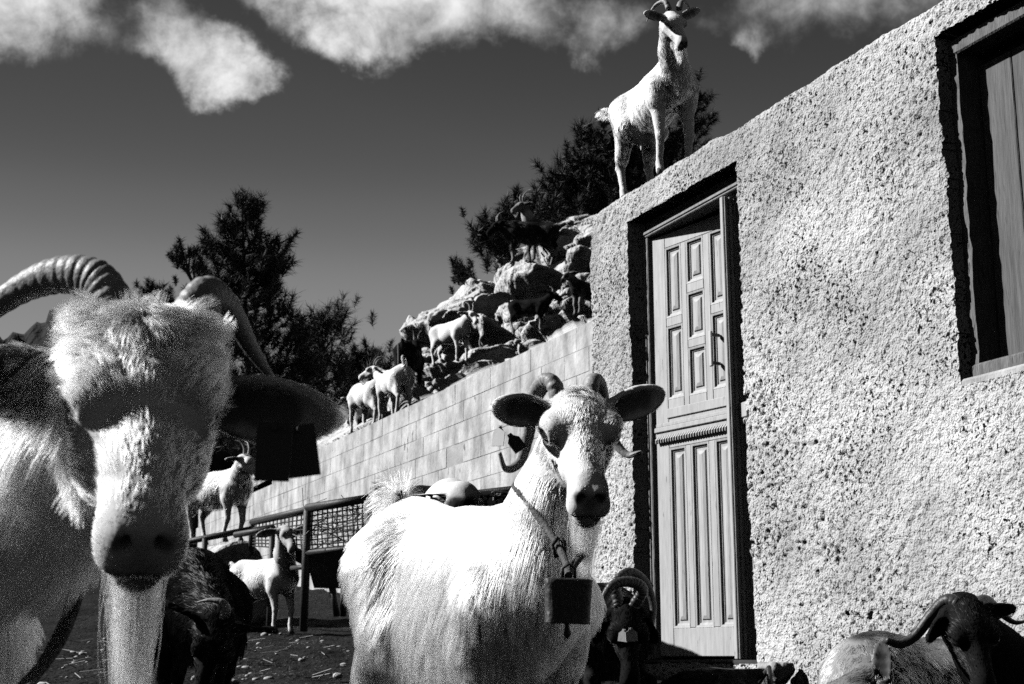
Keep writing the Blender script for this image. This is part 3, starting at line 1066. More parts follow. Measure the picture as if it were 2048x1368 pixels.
class Body:
    """A smooth union of tapered capsules and ellipsoids; each also carries how the hair on it lies."""
    def __init__(self):
        self.P, self.S, self.H = [], [], []

    def cap(self, a, b, ra, rb=None, k=.04, comb=None, ln=.03, tone=.8, lift=.16):
        a, b = np.asarray(a, float), np.asarray(b, float)
        self.P.append(dict(t='c', a=a, b=b, ra=ra, rb=ra if rb is None else rb, k=k, comb=unit(comb if comb is not None else b - a), ln=ln, tone=tone, lift=lift))

    def ell(self, c, r, R=None, k=.03, comb=(-1, 0, -.5), ln=.03, tone=.8, lift=.16):
        self.P.append(dict(t='e', c=np.asarray(c, float), r=np.asarray(r, float), R=np.eye(3) if R is None else np.asarray(R, float), k=k, comb=unit(comb), ln=ln, tone=tone, lift=lift))

    def sub(self, c, r, R=None, k=.006):
        self.S.append(dict(s=1, t='e', c=np.asarray(c, float), r=np.asarray(r, float), R=np.eye(3) if R is None else np.asarray(R, float), k=k))

    def hair(self, c, rad, comb=None, ln=None, tone=None, lift=None, soft=.03):
        """A ball in which hair direction, length or tone differ."""
        self.H.append(dict(c=np.asarray(c, float), rad=rad, comb=None if comb is None else unit(comb), ln=ln, tone=tone, lift=lift, soft=soft))

    @staticmethod
    def dist(p, X):
        if p['t'] == 'c':
            a, ab = p['a'].astype(np.float32), (p['b'] - p['a']).astype(np.float32)
            L2 = max(float(ab @ ab), 1e-9)
            d = X - a
            t = np.clip((d @ ab) / L2, 0, 1)
            q = d - t[..., None] * ab
            return np.sqrt((q * q).sum(-1)) - (p['ra'] + (p['rb'] - p['ra']) * t)
        q = (X - p['c'].astype(np.float32)) @ p['R'].astype(np.float32)
        r = p['r'].astype(np.float32)
        k0 = np.sqrt(((q / r) ** 2).sum(-1)); k1 = np.sqrt(((q / r ** 2) ** 2).sum(-1))
        return k0 * (k0 - 1) / np.maximum(k1, 1e-6)

    @staticmethod
    def bounds(p):
        if p['t'] == 'c':
            return (np.minimum(p['a'] - p['ra'], p['b'] - p['rb']), np.maximum(p['a'] + p['ra'], p['b'] + p['rb']))
        e = np.abs(p['R']) @ p['r']
        return p['c'] - e, p['c'] + e

    def surface(self, h):
        lo = np.min([self.bounds(p)[0] for p in self.P], 0) - .05
        hi = np.max([self.bounds(p)[1] for p in self.P], 0) + .05
        n = np.ceil((hi - lo) / h).astype(int) + 1
        ax = [(lo[i] + np.arange(n[i]) * h).astype(np.float32) for i in range(3)]
        D = np.full(n, .5, dtype=np.float32)
        for p in self.P + self.S:
            b0, b1 = self.bounds(p)
            m = p['k'] + 2.5 * h
            i0 = np.clip(np.floor((b0 - m - lo) / h).astype(int), 0, n - 1); i1 = np.clip(np.ceil((b1 + m - lo) / h).astype(int) + 1, 1, n)
            sl = tuple(slice(a, b) for a, b in zip(i0, i1))
            X = np.stack(np.meshgrid(*[ax[i][sl[i]] for i in range(3)], indexing='ij'), -1)
            d = self.dist(p, X)
            o = D[sl]
            if p.get('s'):
                d = -d
                hh = np.clip(p['k'] - np.abs(o - d), 0, None) / p['k']
                D[sl] = np.maximum(o, d) + hh * hh * p['k'] * .25
            else:
                hh = np.clip(p['k'] - np.abs(o - d), 0, None) / p['k']
                D[sl] = np.minimum(o, d) - hh * hh * p['k'] * .25
        return surface_nets(D, lo, h)

    def attrs(self, X):
        X = X.astype(np.float32)
        Ds = np.stack([self.dist(p, X) for p in self.P], 1)
        w = np.exp(-np.clip((Ds - Ds.min(1, keepdims=True)) / .012, 0, 40))
        w /= w.sum(1, keepdims=True)
        comb = w @ np.array([p['comb'] for p in self.P]); ln = w @ np.array([p['ln'] for p in self.P])
        tone = w @ np.array([p['tone'] for p in self.P]); lift = w @ np.array([p['lift'] for p in self.P])
        for q in self.H:
            d = np.linalg.norm(X - q['c'], axis=1)
            f = np.clip((q['rad'] + q['soft'] - d) / (2 * q['soft']), 0, 1); f = f * f * (3 - 2 * f)
            if q['comb'] is not None: comb = comb * (1 - f)[:, None] + q['comb'] * f[:, None]
            if q['ln'] is not None: ln = ln * (1 - f) + q['ln'] * f
            if q['tone'] is not None: tone = tone * (1 - f) + q['tone'] * f
            if q['lift'] is not None: lift = lift * (1 - f) + q['lift'] * f
        comb /= np.maximum(np.linalg.norm(comb, axis=1, keepdims=True), 1e-6)
        return comb, ln, tone, lift


def surface_nets(D, lo, h):
    ins = D < 0
    nx, ny, nz = D.shape
    c = [ins[i:nx - 1 + i, j:ny - 1 + j, k:nz - 1 + k] for i in (0, 1) for j in (0, 1) for k in (0, 1)]
    s = sum(x.astype(np.int8) for x in c)
    act = (s > 0) & (s < 8)
    I = np.argwhere(act)
    vid = np.full(act.shape, -1, dtype=np.int32); vid[act] = np.arange(len(I))
    acc = np.zeros((len(I), 3)); cnt = np.zeros(len(I))
    corners = np.array([(i, j, k) for i in (0, 1) for j in (0, 1) for k in (0, 1)])
    val = np.stack([D[I[:, 0] + i, I[:, 1] + j, I[:, 2] + k] for i, j, k in corners], 1)
    for a in range(8):
        for b in range(a + 1, 8):
            if np.abs(corners[a] - corners[b]).sum() != 1: continue
            va, vb = val[:, a], val[:, b]
            m = (va < 0) != (vb < 0)
            t = va[m] / (va[m] - vb[m])
            acc[m] += corners[a] + (corners[b] - corners[a]) * t[:, None]; cnt[m] += 1
    V = (I + acc / cnt[:, None]) * h + lo
    Q = []
    for ax in range(3):
        o1, o2 = (ax + 1) % 3, (ax + 2) % 3
        a = [slice(None)] * 3; b = [slice(None)] * 3
        a[ax] = slice(0, -1); b[ax] = slice(1, None)
        x = ins[tuple(a)] != ins[tuple(b)]
        E = np.argwhere(x)
        E = E[(E[:, o1] > 0) & (E[:, o2] > 0) & (E[:, o1] < D.shape[o1] - 1) & (E[:, o2] < D.shape[o2] - 1)]
        def at(d1, d2):
            J = E.copy(); J[:, o1] -= d1; J[:, o2] -= d2
            return vid[J[:, 0], J[:, 1], J[:, 2]]
        q = np.stack([at(1, 1), at(0, 1), at(0, 0), at(1, 0)], 1)
        flip = ~ins[E[:, 0], E[:, 1], E[:, 2]]
        q[flip] = q[flip][:, ::-1]
        Q.append(q)
    return V, np.concatenate(Q)


def grow_fur(body, V, Q, n, rad, parent, seed=1, lmul=1.0, clump=.55, per_clump=28, noise=.18, seg=5, droop=.5, name='fur', keep=None, curl=.0, streak=.86, mat=None):
    r = np.random.default_rng(seed)
    T = np.concatenate([Q[:, [0, 1, 2]], Q[:, [0, 2, 3]]])
    A, B, C = V[T[:, 0]], V[T[:, 1]], V[T[:, 2]]
    cr = np.cross(B - A, C - A); ar = np.linalg.norm(cr, axis=1)
    if keep is not None:
        ar = ar * keep((A + B + C) / 3)
    idx = r.choice(len(T), n, p=ar / ar.sum())
    u, v = r.random(n), r.random(n); m = u + v > 1; u[m], v[m] = 1 - u[m], 1 - v[m]
    P = A[idx] + (B[idx] - A[idx]) * u[:, None] + (C[idx] - A[idx]) * v[:, None]
    N = cr[idx] / np.maximum(np.linalg.norm(cr[idx], axis=1, keepdims=True), 1e-9)
    comb, ln, tone, lift = body.attrs(P)
    ok = ln > .004
    P, N, comb, ln, tone, lift = P[ok], N[ok], comb[ok], ln[ok], tone[ok], lift[ok]; n = len(P)
    comb = comb + r.normal(size=(n, 3)) * noise
    Tn = comb - N * (comb * N).sum(1, keepdims=True)
    Tn /= np.maximum(np.linalg.norm(Tn, axis=1, keepdims=True), 1e-6)
    L = ln * lmul * r.uniform(.6, 1.15, n)
    down = np.array([0, 0, -1.0])
    pts = np.zeros((n, seg + 1, 3)); pts[:, 0] = P - N * .0012
    step = (L / seg)[:, None]
    ph = r.uniform(0, 6.28, n)
    side = np.cross(N, Tn)
    for i in range(seg):
        t = i / seg
        g = droop * t * np.clip(ln / .05, 0, 1.5)[:, None]
        d = Tn * (1 - lift[:, None] * (1 - t)) + N * (lift[:, None] * (1 - .75 * t)) + down * g
        if curl: d = d + side * (np.sin(ph + t * 5)[:, None] * curl)
        d /= np.maximum(np.linalg.norm(d, axis=1, keepdims=True), 1e-6)
        pts[:, i + 1] = pts[:, i] + d * step
    if clump > 0 and n > per_clump * 2:
        g = r.choice(n, max(2, n // per_clump), replace=False)
        kd = kdtree.KDTree(len(g))
        for j, q in enumerate(P[g]): kd.insert(q, j)
        kd.balance()
        near = np.array([kd.find(p)[1] for p in P])
        G = pts[g[near]]
        t = (np.arange(seg + 1) / seg)[None, :, None] ** 1.2
        f = clump * r.uniform(.5, 1.1, (n, 1, 1)) * np.clip(ln / .03, .15, 1)[:, None, None]
        gl = G + 0
        pts = pts + (gl - pts) * t * np.clip(f, 0, .95)
        lt = r.uniform(streak, 1.08, len(g))
        tone = tone * lt[near]
    tone = tone * r.uniform(.88, 1.08, n)
    hc = bpy.data.hair_curves.new(name)
    hc.add_curves([seg + 1] * n)
    hc.attributes['position'].data.foreach_set('vector', pts.astype(np.float32).ravel())
    ra = hc.attributes.get('radius') or hc.attributes.new('radius', 'FLOAT', 'POINT')
    taper = np.linspace(1, .25, seg + 1)[None] * rad * r.uniform(.7, 1.2, (n, 1))
    ra.data.foreach_set('value', taper.astype(np.float32).ravel())
    ta = hc.attributes.new('tone', 'FLOAT', 'CURVE')
    ta.data.foreach_set('value', np.clip(tone, .003, .93).astype(np.float32))
    hc.materials.append(mat or M_FUR)
    o = bpy.data.objects.new(name, hc)
    COL.objects.link(o)
    o.parent = parent
    o['kind'] = 'stuff'
    return o


def horn(pts, r0, parent, mat=None, rings=14, ring_amp=.10, squash=.75, n=12, tip=.12, seg=90):
    C = catmull(pts, seg)
    rr = random.Random(int(abs(C[0][0]) * 1e4) % 997)
    amp = [rr.uniform(.45, 1.5) for _ in range(rings + 2)]; wob = [rr.uniform(-.25, .25) for _ in range(rings + 2)]
    rad = []
    for i in range(seg):
        u = i / (seg - 1)
        base = r0 * (1 - (1 - tip) * u ** 1.15)
        q = u * rings; q += wob[int(q)] * math.sin(math.pi * (q % 1))
        w = abs(math.sin(q * math.pi))
        rad.append(base * (1 + ring_amp * amp[int(q)] * (w ** .5 - .5) * (1 - .8 * u)))
    b = MB(); b.tube(C, rad, n, squash)
    return b.build('horn', mat or M_HORN, parent, smooth=True)


class Head:
    """Head frame: poll position, axis along the face, up, side (to the animal's left)."""
    def __init__(self, poll, fwd, up=(0, 0, 1), scale=1.0):
        self.o = np.asarray(poll, float); self.f = unit(fwd)
        up = np.asarray(up, float); up = up - self.f * (up @ self.f); self.u = unit(up)
        self.s = np.cross(self.u, self.f); self.k = scale
        self.R = np.stack([self.f, self.s, self.u], 1)

    def p(self, x, y, z):
        return self.o + self.k * (self.f * x + self.s * y + self.u * z)

    def v(self, x, y, z):
        return self.f * x + self.s * y + self.u * z


def add_head(b, hd, tone=.8, ln=.02, ears=None, ear_len=.15, ear_w=.065, muzzle=None, ear_tone=None, fine=False, beard=.0, cup=True, nose=.03, lift=.2, ear_z=-.016):
    k = hd.k; R = hd.R
    back = hd.v(-1, 0, .1); mz = tone if muzzle is None else muzzle
    E = lambda c, r, kk=.02, **a: b.ell(hd.p(*c), np.array(r) * k, R, kk * k, **{**dict(comb=back, ln=ln, tone=tone, lift=lift), **a})
    Cp = lambda p, q, r1, r2, kk=.025, **a: b.cap(hd.p(*p), hd.p(*q), r1 * k, r2 * k, kk * k, **{**dict(comb=back, ln=ln, tone=tone, lift=lift), **a})
    E((.015, 0, -.018), (.068, .050, .054), comb=hd.v(-1, 0, .5), ln=ln * 1.4)
    E((.055, 0, .008), (.062, .047, .033))
    for s in (-1, 1):
        E((.092, s * .054, .000), (.036, .023, .025), comb=hd.v(-.8, s * .6, .3))
        E((.086, s * .044, .014), (.030, .020, .012), .020, comb=hd.v(-.6, s * .7, .4))
        Cp((.055, s * .034, -.058), (.130, s * .020, -.066), .033, .021, comb=hd.v(-.7, s * .1, -.7))
    Cp((.075, 0, .000), (.215, 0, -.030), .037, .0235)
    Cp((.12, 0, -.036), (.215, 0, -.050), .034, .028)
    Cp((.05, 0, -.080), (.215, 0, -.086), .028, .018, comb=hd.v(-.6, 0, -.8), ln=ln * 1.3)
    E((.232, 0, -.055), (.032, .034, .035), tone=mz, ln=ln * .55)
    for s in (-1, 1):
        E((.244, s * .018, -.070), (.022, .020, .020), .012, tone=mz, ln=ln * .5)
        E((.250, s * .015, -.040), (.016, .013, .014), .010, tone=mz, ln=ln * .25)
    E((.222, 0, -.100), (.030, .025, .020), .015, tone=mz, ln=ln * .8, comb=hd.v(-.3, 0, -1))
    if fine:
        for s in (-1, 1):
            c, sn = math.cos(s * .6), math.sin(s * .6)
            Rn = R @ np.array([[c, -sn, 0], [sn, c, 0], [0, 0, 1]])
            b.sub(hd.p(.267, s * .017, -.043), np.array([.016, .0045, .0095]) * k, Rn, .004 * k)
            b.sub(hd.p(.108, s * .070, -.004), np.array([.017, .010, .010]) * k, R, .010 * k)
            b.hair(hd.p(.258, s * .017, -.043), .011 * k, tone=.02, ln=.001, soft=.004 * k)
            b.hair(hd.p(.108, s * .064, -.006), .013 * k, ln=.004, tone=tone * .4, soft=.005 * k)
        b.sub(hd.p(.245, 0, -.086), np.array([.030, .05, .0022]) * k, R, .004 * k)
        b.hair(hd.p(.268, 0, -.050), .017 * k, tone=nose, ln=.001, soft=.008 * k)
        for s in (-1, 1):
            b.hair(hd.p(.24, s * .022, -.087), .008 * k, tone=tone * .3, soft=.005 * k)
    if ears is not None:
        for s, (ev, en) in zip((-1, 1), ears):          # right ear (side -), left ear (side +): axis and facing of the inner side
            e = unit(ev); nn = np.asarray(en, float); nn = unit(nn - e * (nn @ e)); w = np.cross(nn, e)
            Re = np.stack([e, w, nn], 1)
            base = hd.p(.0, s * .054, ear_z)
            et = tone if ear_tone is None else ear_tone
            b.cap(base, base + e * .05 * k, .024 * k, .020 * k, .02 * k, comb=e, ln=ln * .8, tone=et)
            c = base + e * (ear_len * .56)
            b.ell(c, (ear_len * .50, ear_w * .5, .0155 * k), Re, .012 * k, comb=e, ln=ln * .7, tone=et, lift=.15)
            b.ell(hd.p(.0, s * .054, ear_z) + e * ear_len * .86 - nn * .004 * k, (ear_len * .24, ear_w * .27, .011 * k), Re, .014 * k, comb=e, ln=ln * .8, tone=et, lift=.15)
            if cup:
                for q in (.3, .5, .7): b.hair(hd.p(.0, s * .054, ear_z) + e * ear_len * q + nn * .008 * k, ear_w * .30, tone=et * .30, ln=.003, soft=.006)
                b.sub(c + nn * .0130 * k, (ear_len * .46, ear_w * .41, .0165 * k), Re, .006)


def add_eyes(root, hd, r=.0160):
    for s in (-1, 1):
        V = ICO3[0] * r * hd.k + hd.p(.105, s * .0555, -.005)
        mesh_np('eye', V, ICO3[1], M_EYE, root)


def grow_beard(hd, parent, length, tone, n=700, rad=.0006, seed=1, at=(.195, 0, -.098), spread=(.030, .018), sway=(0, 0, 0)):
    r = np.random.default_rng(seed + 90)
    seg = 7
    k = hd.k
    root = hd.p(*at) + (hd.f * r.normal(0, spread[0] * k, (n, 1)) + hd.s * r.normal(0, spread[1] * k, (n, 1)))
    nc = 14
    cl = r.normal(0, 1, (nc, 3)) * np.array([.09, .09, .05]); ci = r.integers(0, nc, n)
    L = length * r.uniform(.45, 1.05, n)
    pts = np.zeros((n, seg + 1, 3)); pts[:, 0] = root
    d = hd.v(.25, 0, -.6) * np.ones((n, 1)) + r.normal(0, .12, (n, 3))
    for i in range(seg):
        t = (i + 1) / seg
        d = d * .72 + (np.array([0, 0, -1.0]) + cl[ci] * (1.2 - t) + np.asarray(sway)) * .32 + r.normal(0, .05, (n, 3))
        d /= np.linalg.norm(d, axis=1, keepdims=True)
        pts[:, i + 1] = pts[:, i] + d * (L / seg)[:, None]
        c0 = pts[:, i + 1].mean(0); c0[2] = 0
        pull = (c0 - pts[:, i + 1]); pull[:, 2] = 0
        pts[:, i + 1] += pull * .20 * t
    hc = bpy.data.hair_curves.new('beard')
    hc.add_curves([seg + 1] * n)
    hc.attributes['position'].data.foreach_set('vector', pts.astype(np.float32).ravel())
    ra = hc.attributes.get('radius') or hc.attributes.new('radius', 'FLOAT', 'POINT')
    ra.data.foreach_set('value', (np.linspace(1, .3, seg + 1)[None] * rad * r.uniform(.7, 1.3, (n, 1))).astype(np.float32).ravel())
    ta = hc.attributes.new('tone', 'FLOAT', 'CURVE')
    ta.data.foreach_set('value', (tone * r.uniform(.8, 1.08, n)).clip(.003, .93).astype(np.float32))
    hc.materials.append(M_FUR if tone > .1 else M_FUR_DARK)
    o = bpy.data.objects.new('beard', hc); COL.objects.link(o); o.parent = parent; o['kind'] = 'stuff'
    return o


def add_ear_tag(root, at, along, face, w, h, mat, square=False):
    """Flat plastic tag: a trapezoid plate with a button, hanging from an ear."""
    a = unit(along); fce = np.asarray(face, float); fce = unit(fce - a * (fce @ a)); sd = np.cross(fce, a)
    o = np.asarray(at, float)
    prof = [(-.5, 0), (.5, 0), (.5, .2), (.5, .36), (.48, 1), (-.48, 1), (-.5, .36), (-.5, .2)] if square else [(-.16, 0), (.16, 0), (.20, .16), (.5, .36), (.5, 1), (-.5, 1), (-.5, .36), (-.20, .16)]
    V = []
    for y in (-.0012, .0012):
        for (x, t) in prof:
            V.append(o + sd * x * w + a * t * h + fce * y)
    n = len(prof)
    b = MB()
    Q = [[i, (i + 1) % n, n + (i + 1) % n, n + i] for i in range(n)]
    Q += [[0, 1, 2, 7], [7, 2, 3, 6], [6, 3, 4, 5]]
    Q += [[n + 7, n + 2, n + 1, n + 0], [n + 6, n + 3, n + 2, n + 7], [n + 5, n + 4, n + 3, n + 6]]
    b.add(V, Q)
    b.tube([o + a * .09 * h - fce * .006, o + a * .09 * h + fce * .006], .10 * w, 10)
    return b.build('ear_tag', mat, root)


def goat(label, loc, yaw, scale=1.0, head=None, ears='side', coat=.8, legs=None, belly=None, headtone=None, muzzle=None, fur=(4000, .0018), body_len=.045,
         horns=None, res=.014, legpose=None, tail=((-.10, 0, .06), .05), beard=.07, fine=False, group=None, pitch=0.0, neck_r=(.105, .062), seed=1, extra=None,
         clump=.5, droop=.5, noise=.2, fat=1.0, head_scale=1.0, horn_mat=None, horn_r=.016, kneel=0.0, ear_len=.15, ear_w=None, ear_tone=None, fur_keep=None, headln=.02, skirt=1.0, legtone_low=None, eyes=True, beard_n=250, beard_spread=(.022, .014), nose=.30, streak=.86, ear_z=-.016, name='goat', mat=None, earcup=True, per_clump=28, curl=0):
    """A goat standing at loc, facing yaw (0 = +X). All figures are in the goat's own frame, metres, before scale."""
    root = empty(name, loc, yaw, scale)
    root.rotation_euler = (0, pitch, yaw)
    tag(root, label, 'goat', group)
    M = Matrix.Translation(Vector(loc)) @ Matrix.Rotation(yaw, 4, 'Z') @ Matrix.Rotation(pitch, 4, 'Y') @ Matrix.Scale(scale, 4)
    Mi = M.inverted(); Ri = Mi.to_3x3()
    W = lambda p: np.array(Mi @ Vector(p))
    D = lambda v: unit(np.array(Ri @ Vector(v)))
    b = Body()
    lt = coat if legs is None else legs
    bt = coat if belly is None else belly
    ht = coat if headtone is None else headtone
    kz = -kneel
    flow = (-.55, 0, -.85)
    fs = fat
    # trunk
    b.ell((.20, 0, .54 + kz), (.135, .118 * fs, .165), k=.07, comb=(-.3, 0, -1), ln=body_len, tone=coat, lift=.15)
    b.ell((-.02, 0, .52 + kz), (.24, .155 * fs, .165), k=.09, comb=(-.5, 0, -.9), ln=body_len, tone=coat)
    b.ell((-.08, 0, .45 + kz), (.18, .14 * fs, .11), k=.08, comb=(-.4, 0, -1), ln=body_len * skirt, tone=bt)
    b.ell((-.28, 0, .565 + kz), (.17, .12 * fs, .115), k=.08, comb=(-.6, 0, -.8), ln=body_len, tone=coat)
    b.ell((-.38, 0, .58 + kz), (.10, .105 * fs, .095), k=.06, comb=(-.5, 0, -.9), ln=body_len, tone=coat)
    b.cap((.17, 0, .655 + kz), (-.08, 0, .625 + kz), .040, .040, k=.06, comb=(-1, 0, -.15), ln=body_len * .8, tone=coat)
    b.cap((-.08, 0, .625 + kz), (-.37, 0, .650 + kz), .040, .040, k=.06, comb=(-1, 0, -.15), ln=body_len * .8, tone=coat)
    b.ell((.29, 0, .50 + kz), (.08, .08 * fs, .12), k=.06, comb=(.1, 0, -1), ln=body_len, tone=coat)
    # legs
    feet = legpose or [(.25, .085, 0), (.22, -.085, 0), (-.40, .09, 0), (-.36, -.09, 0)]
    for i, (fx, fy, fz) in enumerate(feet):
        s = 1 if i % 2 == 0 else -1
        hoof = np.array([fx, fy, fz + .035])
        if i < 2:
            sh = np.array([.22, s * .085, .50 + kz]); el = np.array([.19, s * .095, .41 + kz])
            kn = el + (hoof - el) * .52 + np.array([.022, 0, .0])
            fet = np.array([fx - .012, fy, fz + .085])
            b.cap(sh, el, .080, .060, k=.06, comb=(-.2, 0, -1), ln=body_len * .8, tone=coat)
            b.cap(el, kn, .050, .027, k=.04, comb=(0, 0, -1), ln=.022, tone=lt)
            b.cap(kn, fet, .026, .0185, k=.015, comb=(0, 0, -1), ln=.015, tone=lt if legtone_low is None else legtone_low)
            b.cap(fet, hoof, .0225, .026, k=.012, comb=(0, 0, -1), ln=.012, tone=lt if legtone_low is None else legtone_low)
        else:
            hp = np.array([-.34, s * .075, .54 + kz]); st = np.array([-.27, s * .095, .40 + kz])
            hk = np.array([fx - .055, fy, fz + .255 * (1 if kneel < .05 else .6)])
            fet = np.array([fx - .012, fy, fz + .085])
            b.cap(hp, st, .105, .075, k=.06, comb=(-.3, 0, -1), ln=body_len * .9, tone=coat)
            b.cap(np.array([-.38, s * .075, .52 + kz]), hk + np.array([.03, 0, .06]), .07, .036, k=.06, comb=(-.3, 0, -1), ln=body_len * .8, tone=coat)
            b.cap(st, hk, .060, .028, k=.04, comb=(-.2, 0, -1), ln=.028, tone=lt)
            b.cap(hk, fet, .026, .019, k=.015, comb=(0, 0, -1), ln=.015, tone=lt if legtone_low is None else legtone_low)
            b.cap(fet, hoof, .0225, .026, k=.012, comb=(0, 0, -1), ln=.012, tone=lt if legtone_low is None else legtone_low)
        hb = MB()
        for t in (-1, 1):
            hb.tube([(fx + .006, fy + t * .0125, fz + .045), (fx + .012, fy + t * .013, fz + .028), (fx + .02, fy + t * .014, fz + .0)], [.012, .015, .018], 8)
        hb.build('hoof', M_HOOF, root, smooth=True)
    # tail
    tv, tl = np.array(tail[0], float), tail[1]
    t0 = np.array([-.455, 0, .615 + kz])
    b.cap(t0, t0 + tv, .028, .020, k=.03, comb=tv, ln=tl, tone=coat, lift=.5)
    # neck and head
    if head is None: head = ((.46, 0, .86), (.95, 0, -.45), (0, 0, 1))
    if isinstance(head, Head):
        hd = head
    elif head[0] == 'world':
        hd = Head(W(head[1]), D(head[2]), D(head[3]), head_scale)
    else:
        hd = Head(head[0], head[1], head[2], head_scale)
    nb = np.array([.24, 0, .585 + kz]); ne = hd.p(-.015, 0, -.045)
    mid = nb + (ne - nb) * .5 + np.array([0, 0, -.02])
    b.cap(nb, mid, neck_r[0], (neck_r[0] + neck_r[1]) * .5, k=.045, comb=(nb - ne) + np.array([0, 0, -.25]), ln=body_len * .9, tone=coat)
    b.cap(mid, ne, (neck_r[0] + neck_r[1]) * .5, neck_r[1], k=.06, comb=(nb - ne) + np.array([0, 0, -.2]), ln=body_len * .7, tone=(coat + ht) / 2)
    b.cap(nb + np.array([.03, 0, -.06]), hd.p(.02, 0, -.08), .085, .045, k=.05, comb=(nb - ne) + np.array([0, 0, -.3]), ln=body_len * .8, tone=coat)
    if ears == 'side':
        ears = [(hd.v(-.25, -1, -.25), hd.v(.9, -.1, -.3)), (hd.v(-.25, 1, -.25), hd.v(.9, .1, -.3))]
    elif ears is not None and ears[0][0] == 'w':
        ears = [(D(e[1]), D(e[2])) for e in ears]
    add_head(b, hd, ht, headln, ears, ear_len, ear_w or .066 * (ear_len / .15), muzzle, fine=fine, beard=beard, cup=earcup, ear_tone=ear_tone, nose=min(nose, ht), ear_z=ear_z)
    if extra: extra(b, hd, W, D, root)
    V, Q = b.surface(res)
    tone = b.attrs(V)[2]
    mesh_np('body', V, Q, mat or M_SKIN, root, attrs={'tone': np.clip(tone * .92, .003, .9)})
    if eyes: add_eyes(root, hd)
    if horns == 'short':
        for s in (-1, 1):
            horn([hd.p(.0, s * .028, .035), hd.p(-.03, s * .034, .085), hd.p(-.085, s * .048, .115), hd.p(-.14, s * .07, .105)], horn_r * hd.k, root, horn_mat, 8)
    elif horns == 'swept':
        for s in (-1, 1):
            horn([hd.p(.0, s * .03, .035), hd.p(-.02, s * .045, .10), hd.p(-.09, s * .075, .15), hd.p(-.17, s * .12, .12), hd.p(-.20, s * .17, .05)], horn_r * hd.k, root, horn_mat, 12)
    elif horns:
        for hp in horns:
            pts, r0, kw = hp
            horn([W(p) for p in pts], r0 / scale, root, horn_mat, **kw)
    if beard > 0:
        grow_beard(hd, root, beard / scale, ht, beard_n, fur[1] * 1.1 / scale, seed, spread=beard_spread)
    if fur and fur[0]:
        grow_fur(b, V, Q, fur[0], fur[1] / scale, root, seed=seed, clump=clump, droop=droop, noise=noise, keep=fur_keep, per_clump=per_clump, curl=curl, streak=streak, mat=M_FUR if coat > .1 else M_FUR_DARK)
    return root, b, hd, W, D


def neck_ring(root, b, hd, t, gap=.006, n=48, kz=0.0, lean=.35):
    """Points in world space that run round the neck just outside the coat, and how far each lies to the throat side."""
    nb = np.array([.24, 0, .585 - kz]); ne = hd.p(-.015, 0, -.045)
    c = nb + (ne - nb) * t; ax = unit(ne - nb)
    fr = np.array([1.0, 0, -lean]); fr = unit(fr - ax * (fr @ ax)); sd = np.cross(ax, fr)
    ax2 = unit(ax); out, wt = [], []
    M = Matrix.LocRotScale(root.location, root.rotation_euler, root.scale)
    for k in range(n):
        a = 2 * math.pi * k / n
        d = unit(fr * math.cos(a) + sd * math.sin(a) - ax2 * .28 * math.cos(a))
        rr = np.linspace(.02, .30, 141)
        X = (c + d[None] * rr[:, None]).astype(np.float32)
        f = np.min(np.stack([b.dist(p, X) for p in b.P], 1), 1)
        ins = np.where(f < gap)[0]
        R = rr[ins[-1]] if len(ins) else .06
        R = min(R, .17)
        out.append(M @ Vector(c + d * (R + gap))); wt.append(max(0.0, math.cos(a)))
    return out, wt


def yaw_of(hx, hy):
    return math.atan2(hy, hx)


def stand(px, py, d):
    p = pix(px, py, d); return (p.x, p.y, p.z)

HERD = 'goats of the herd'


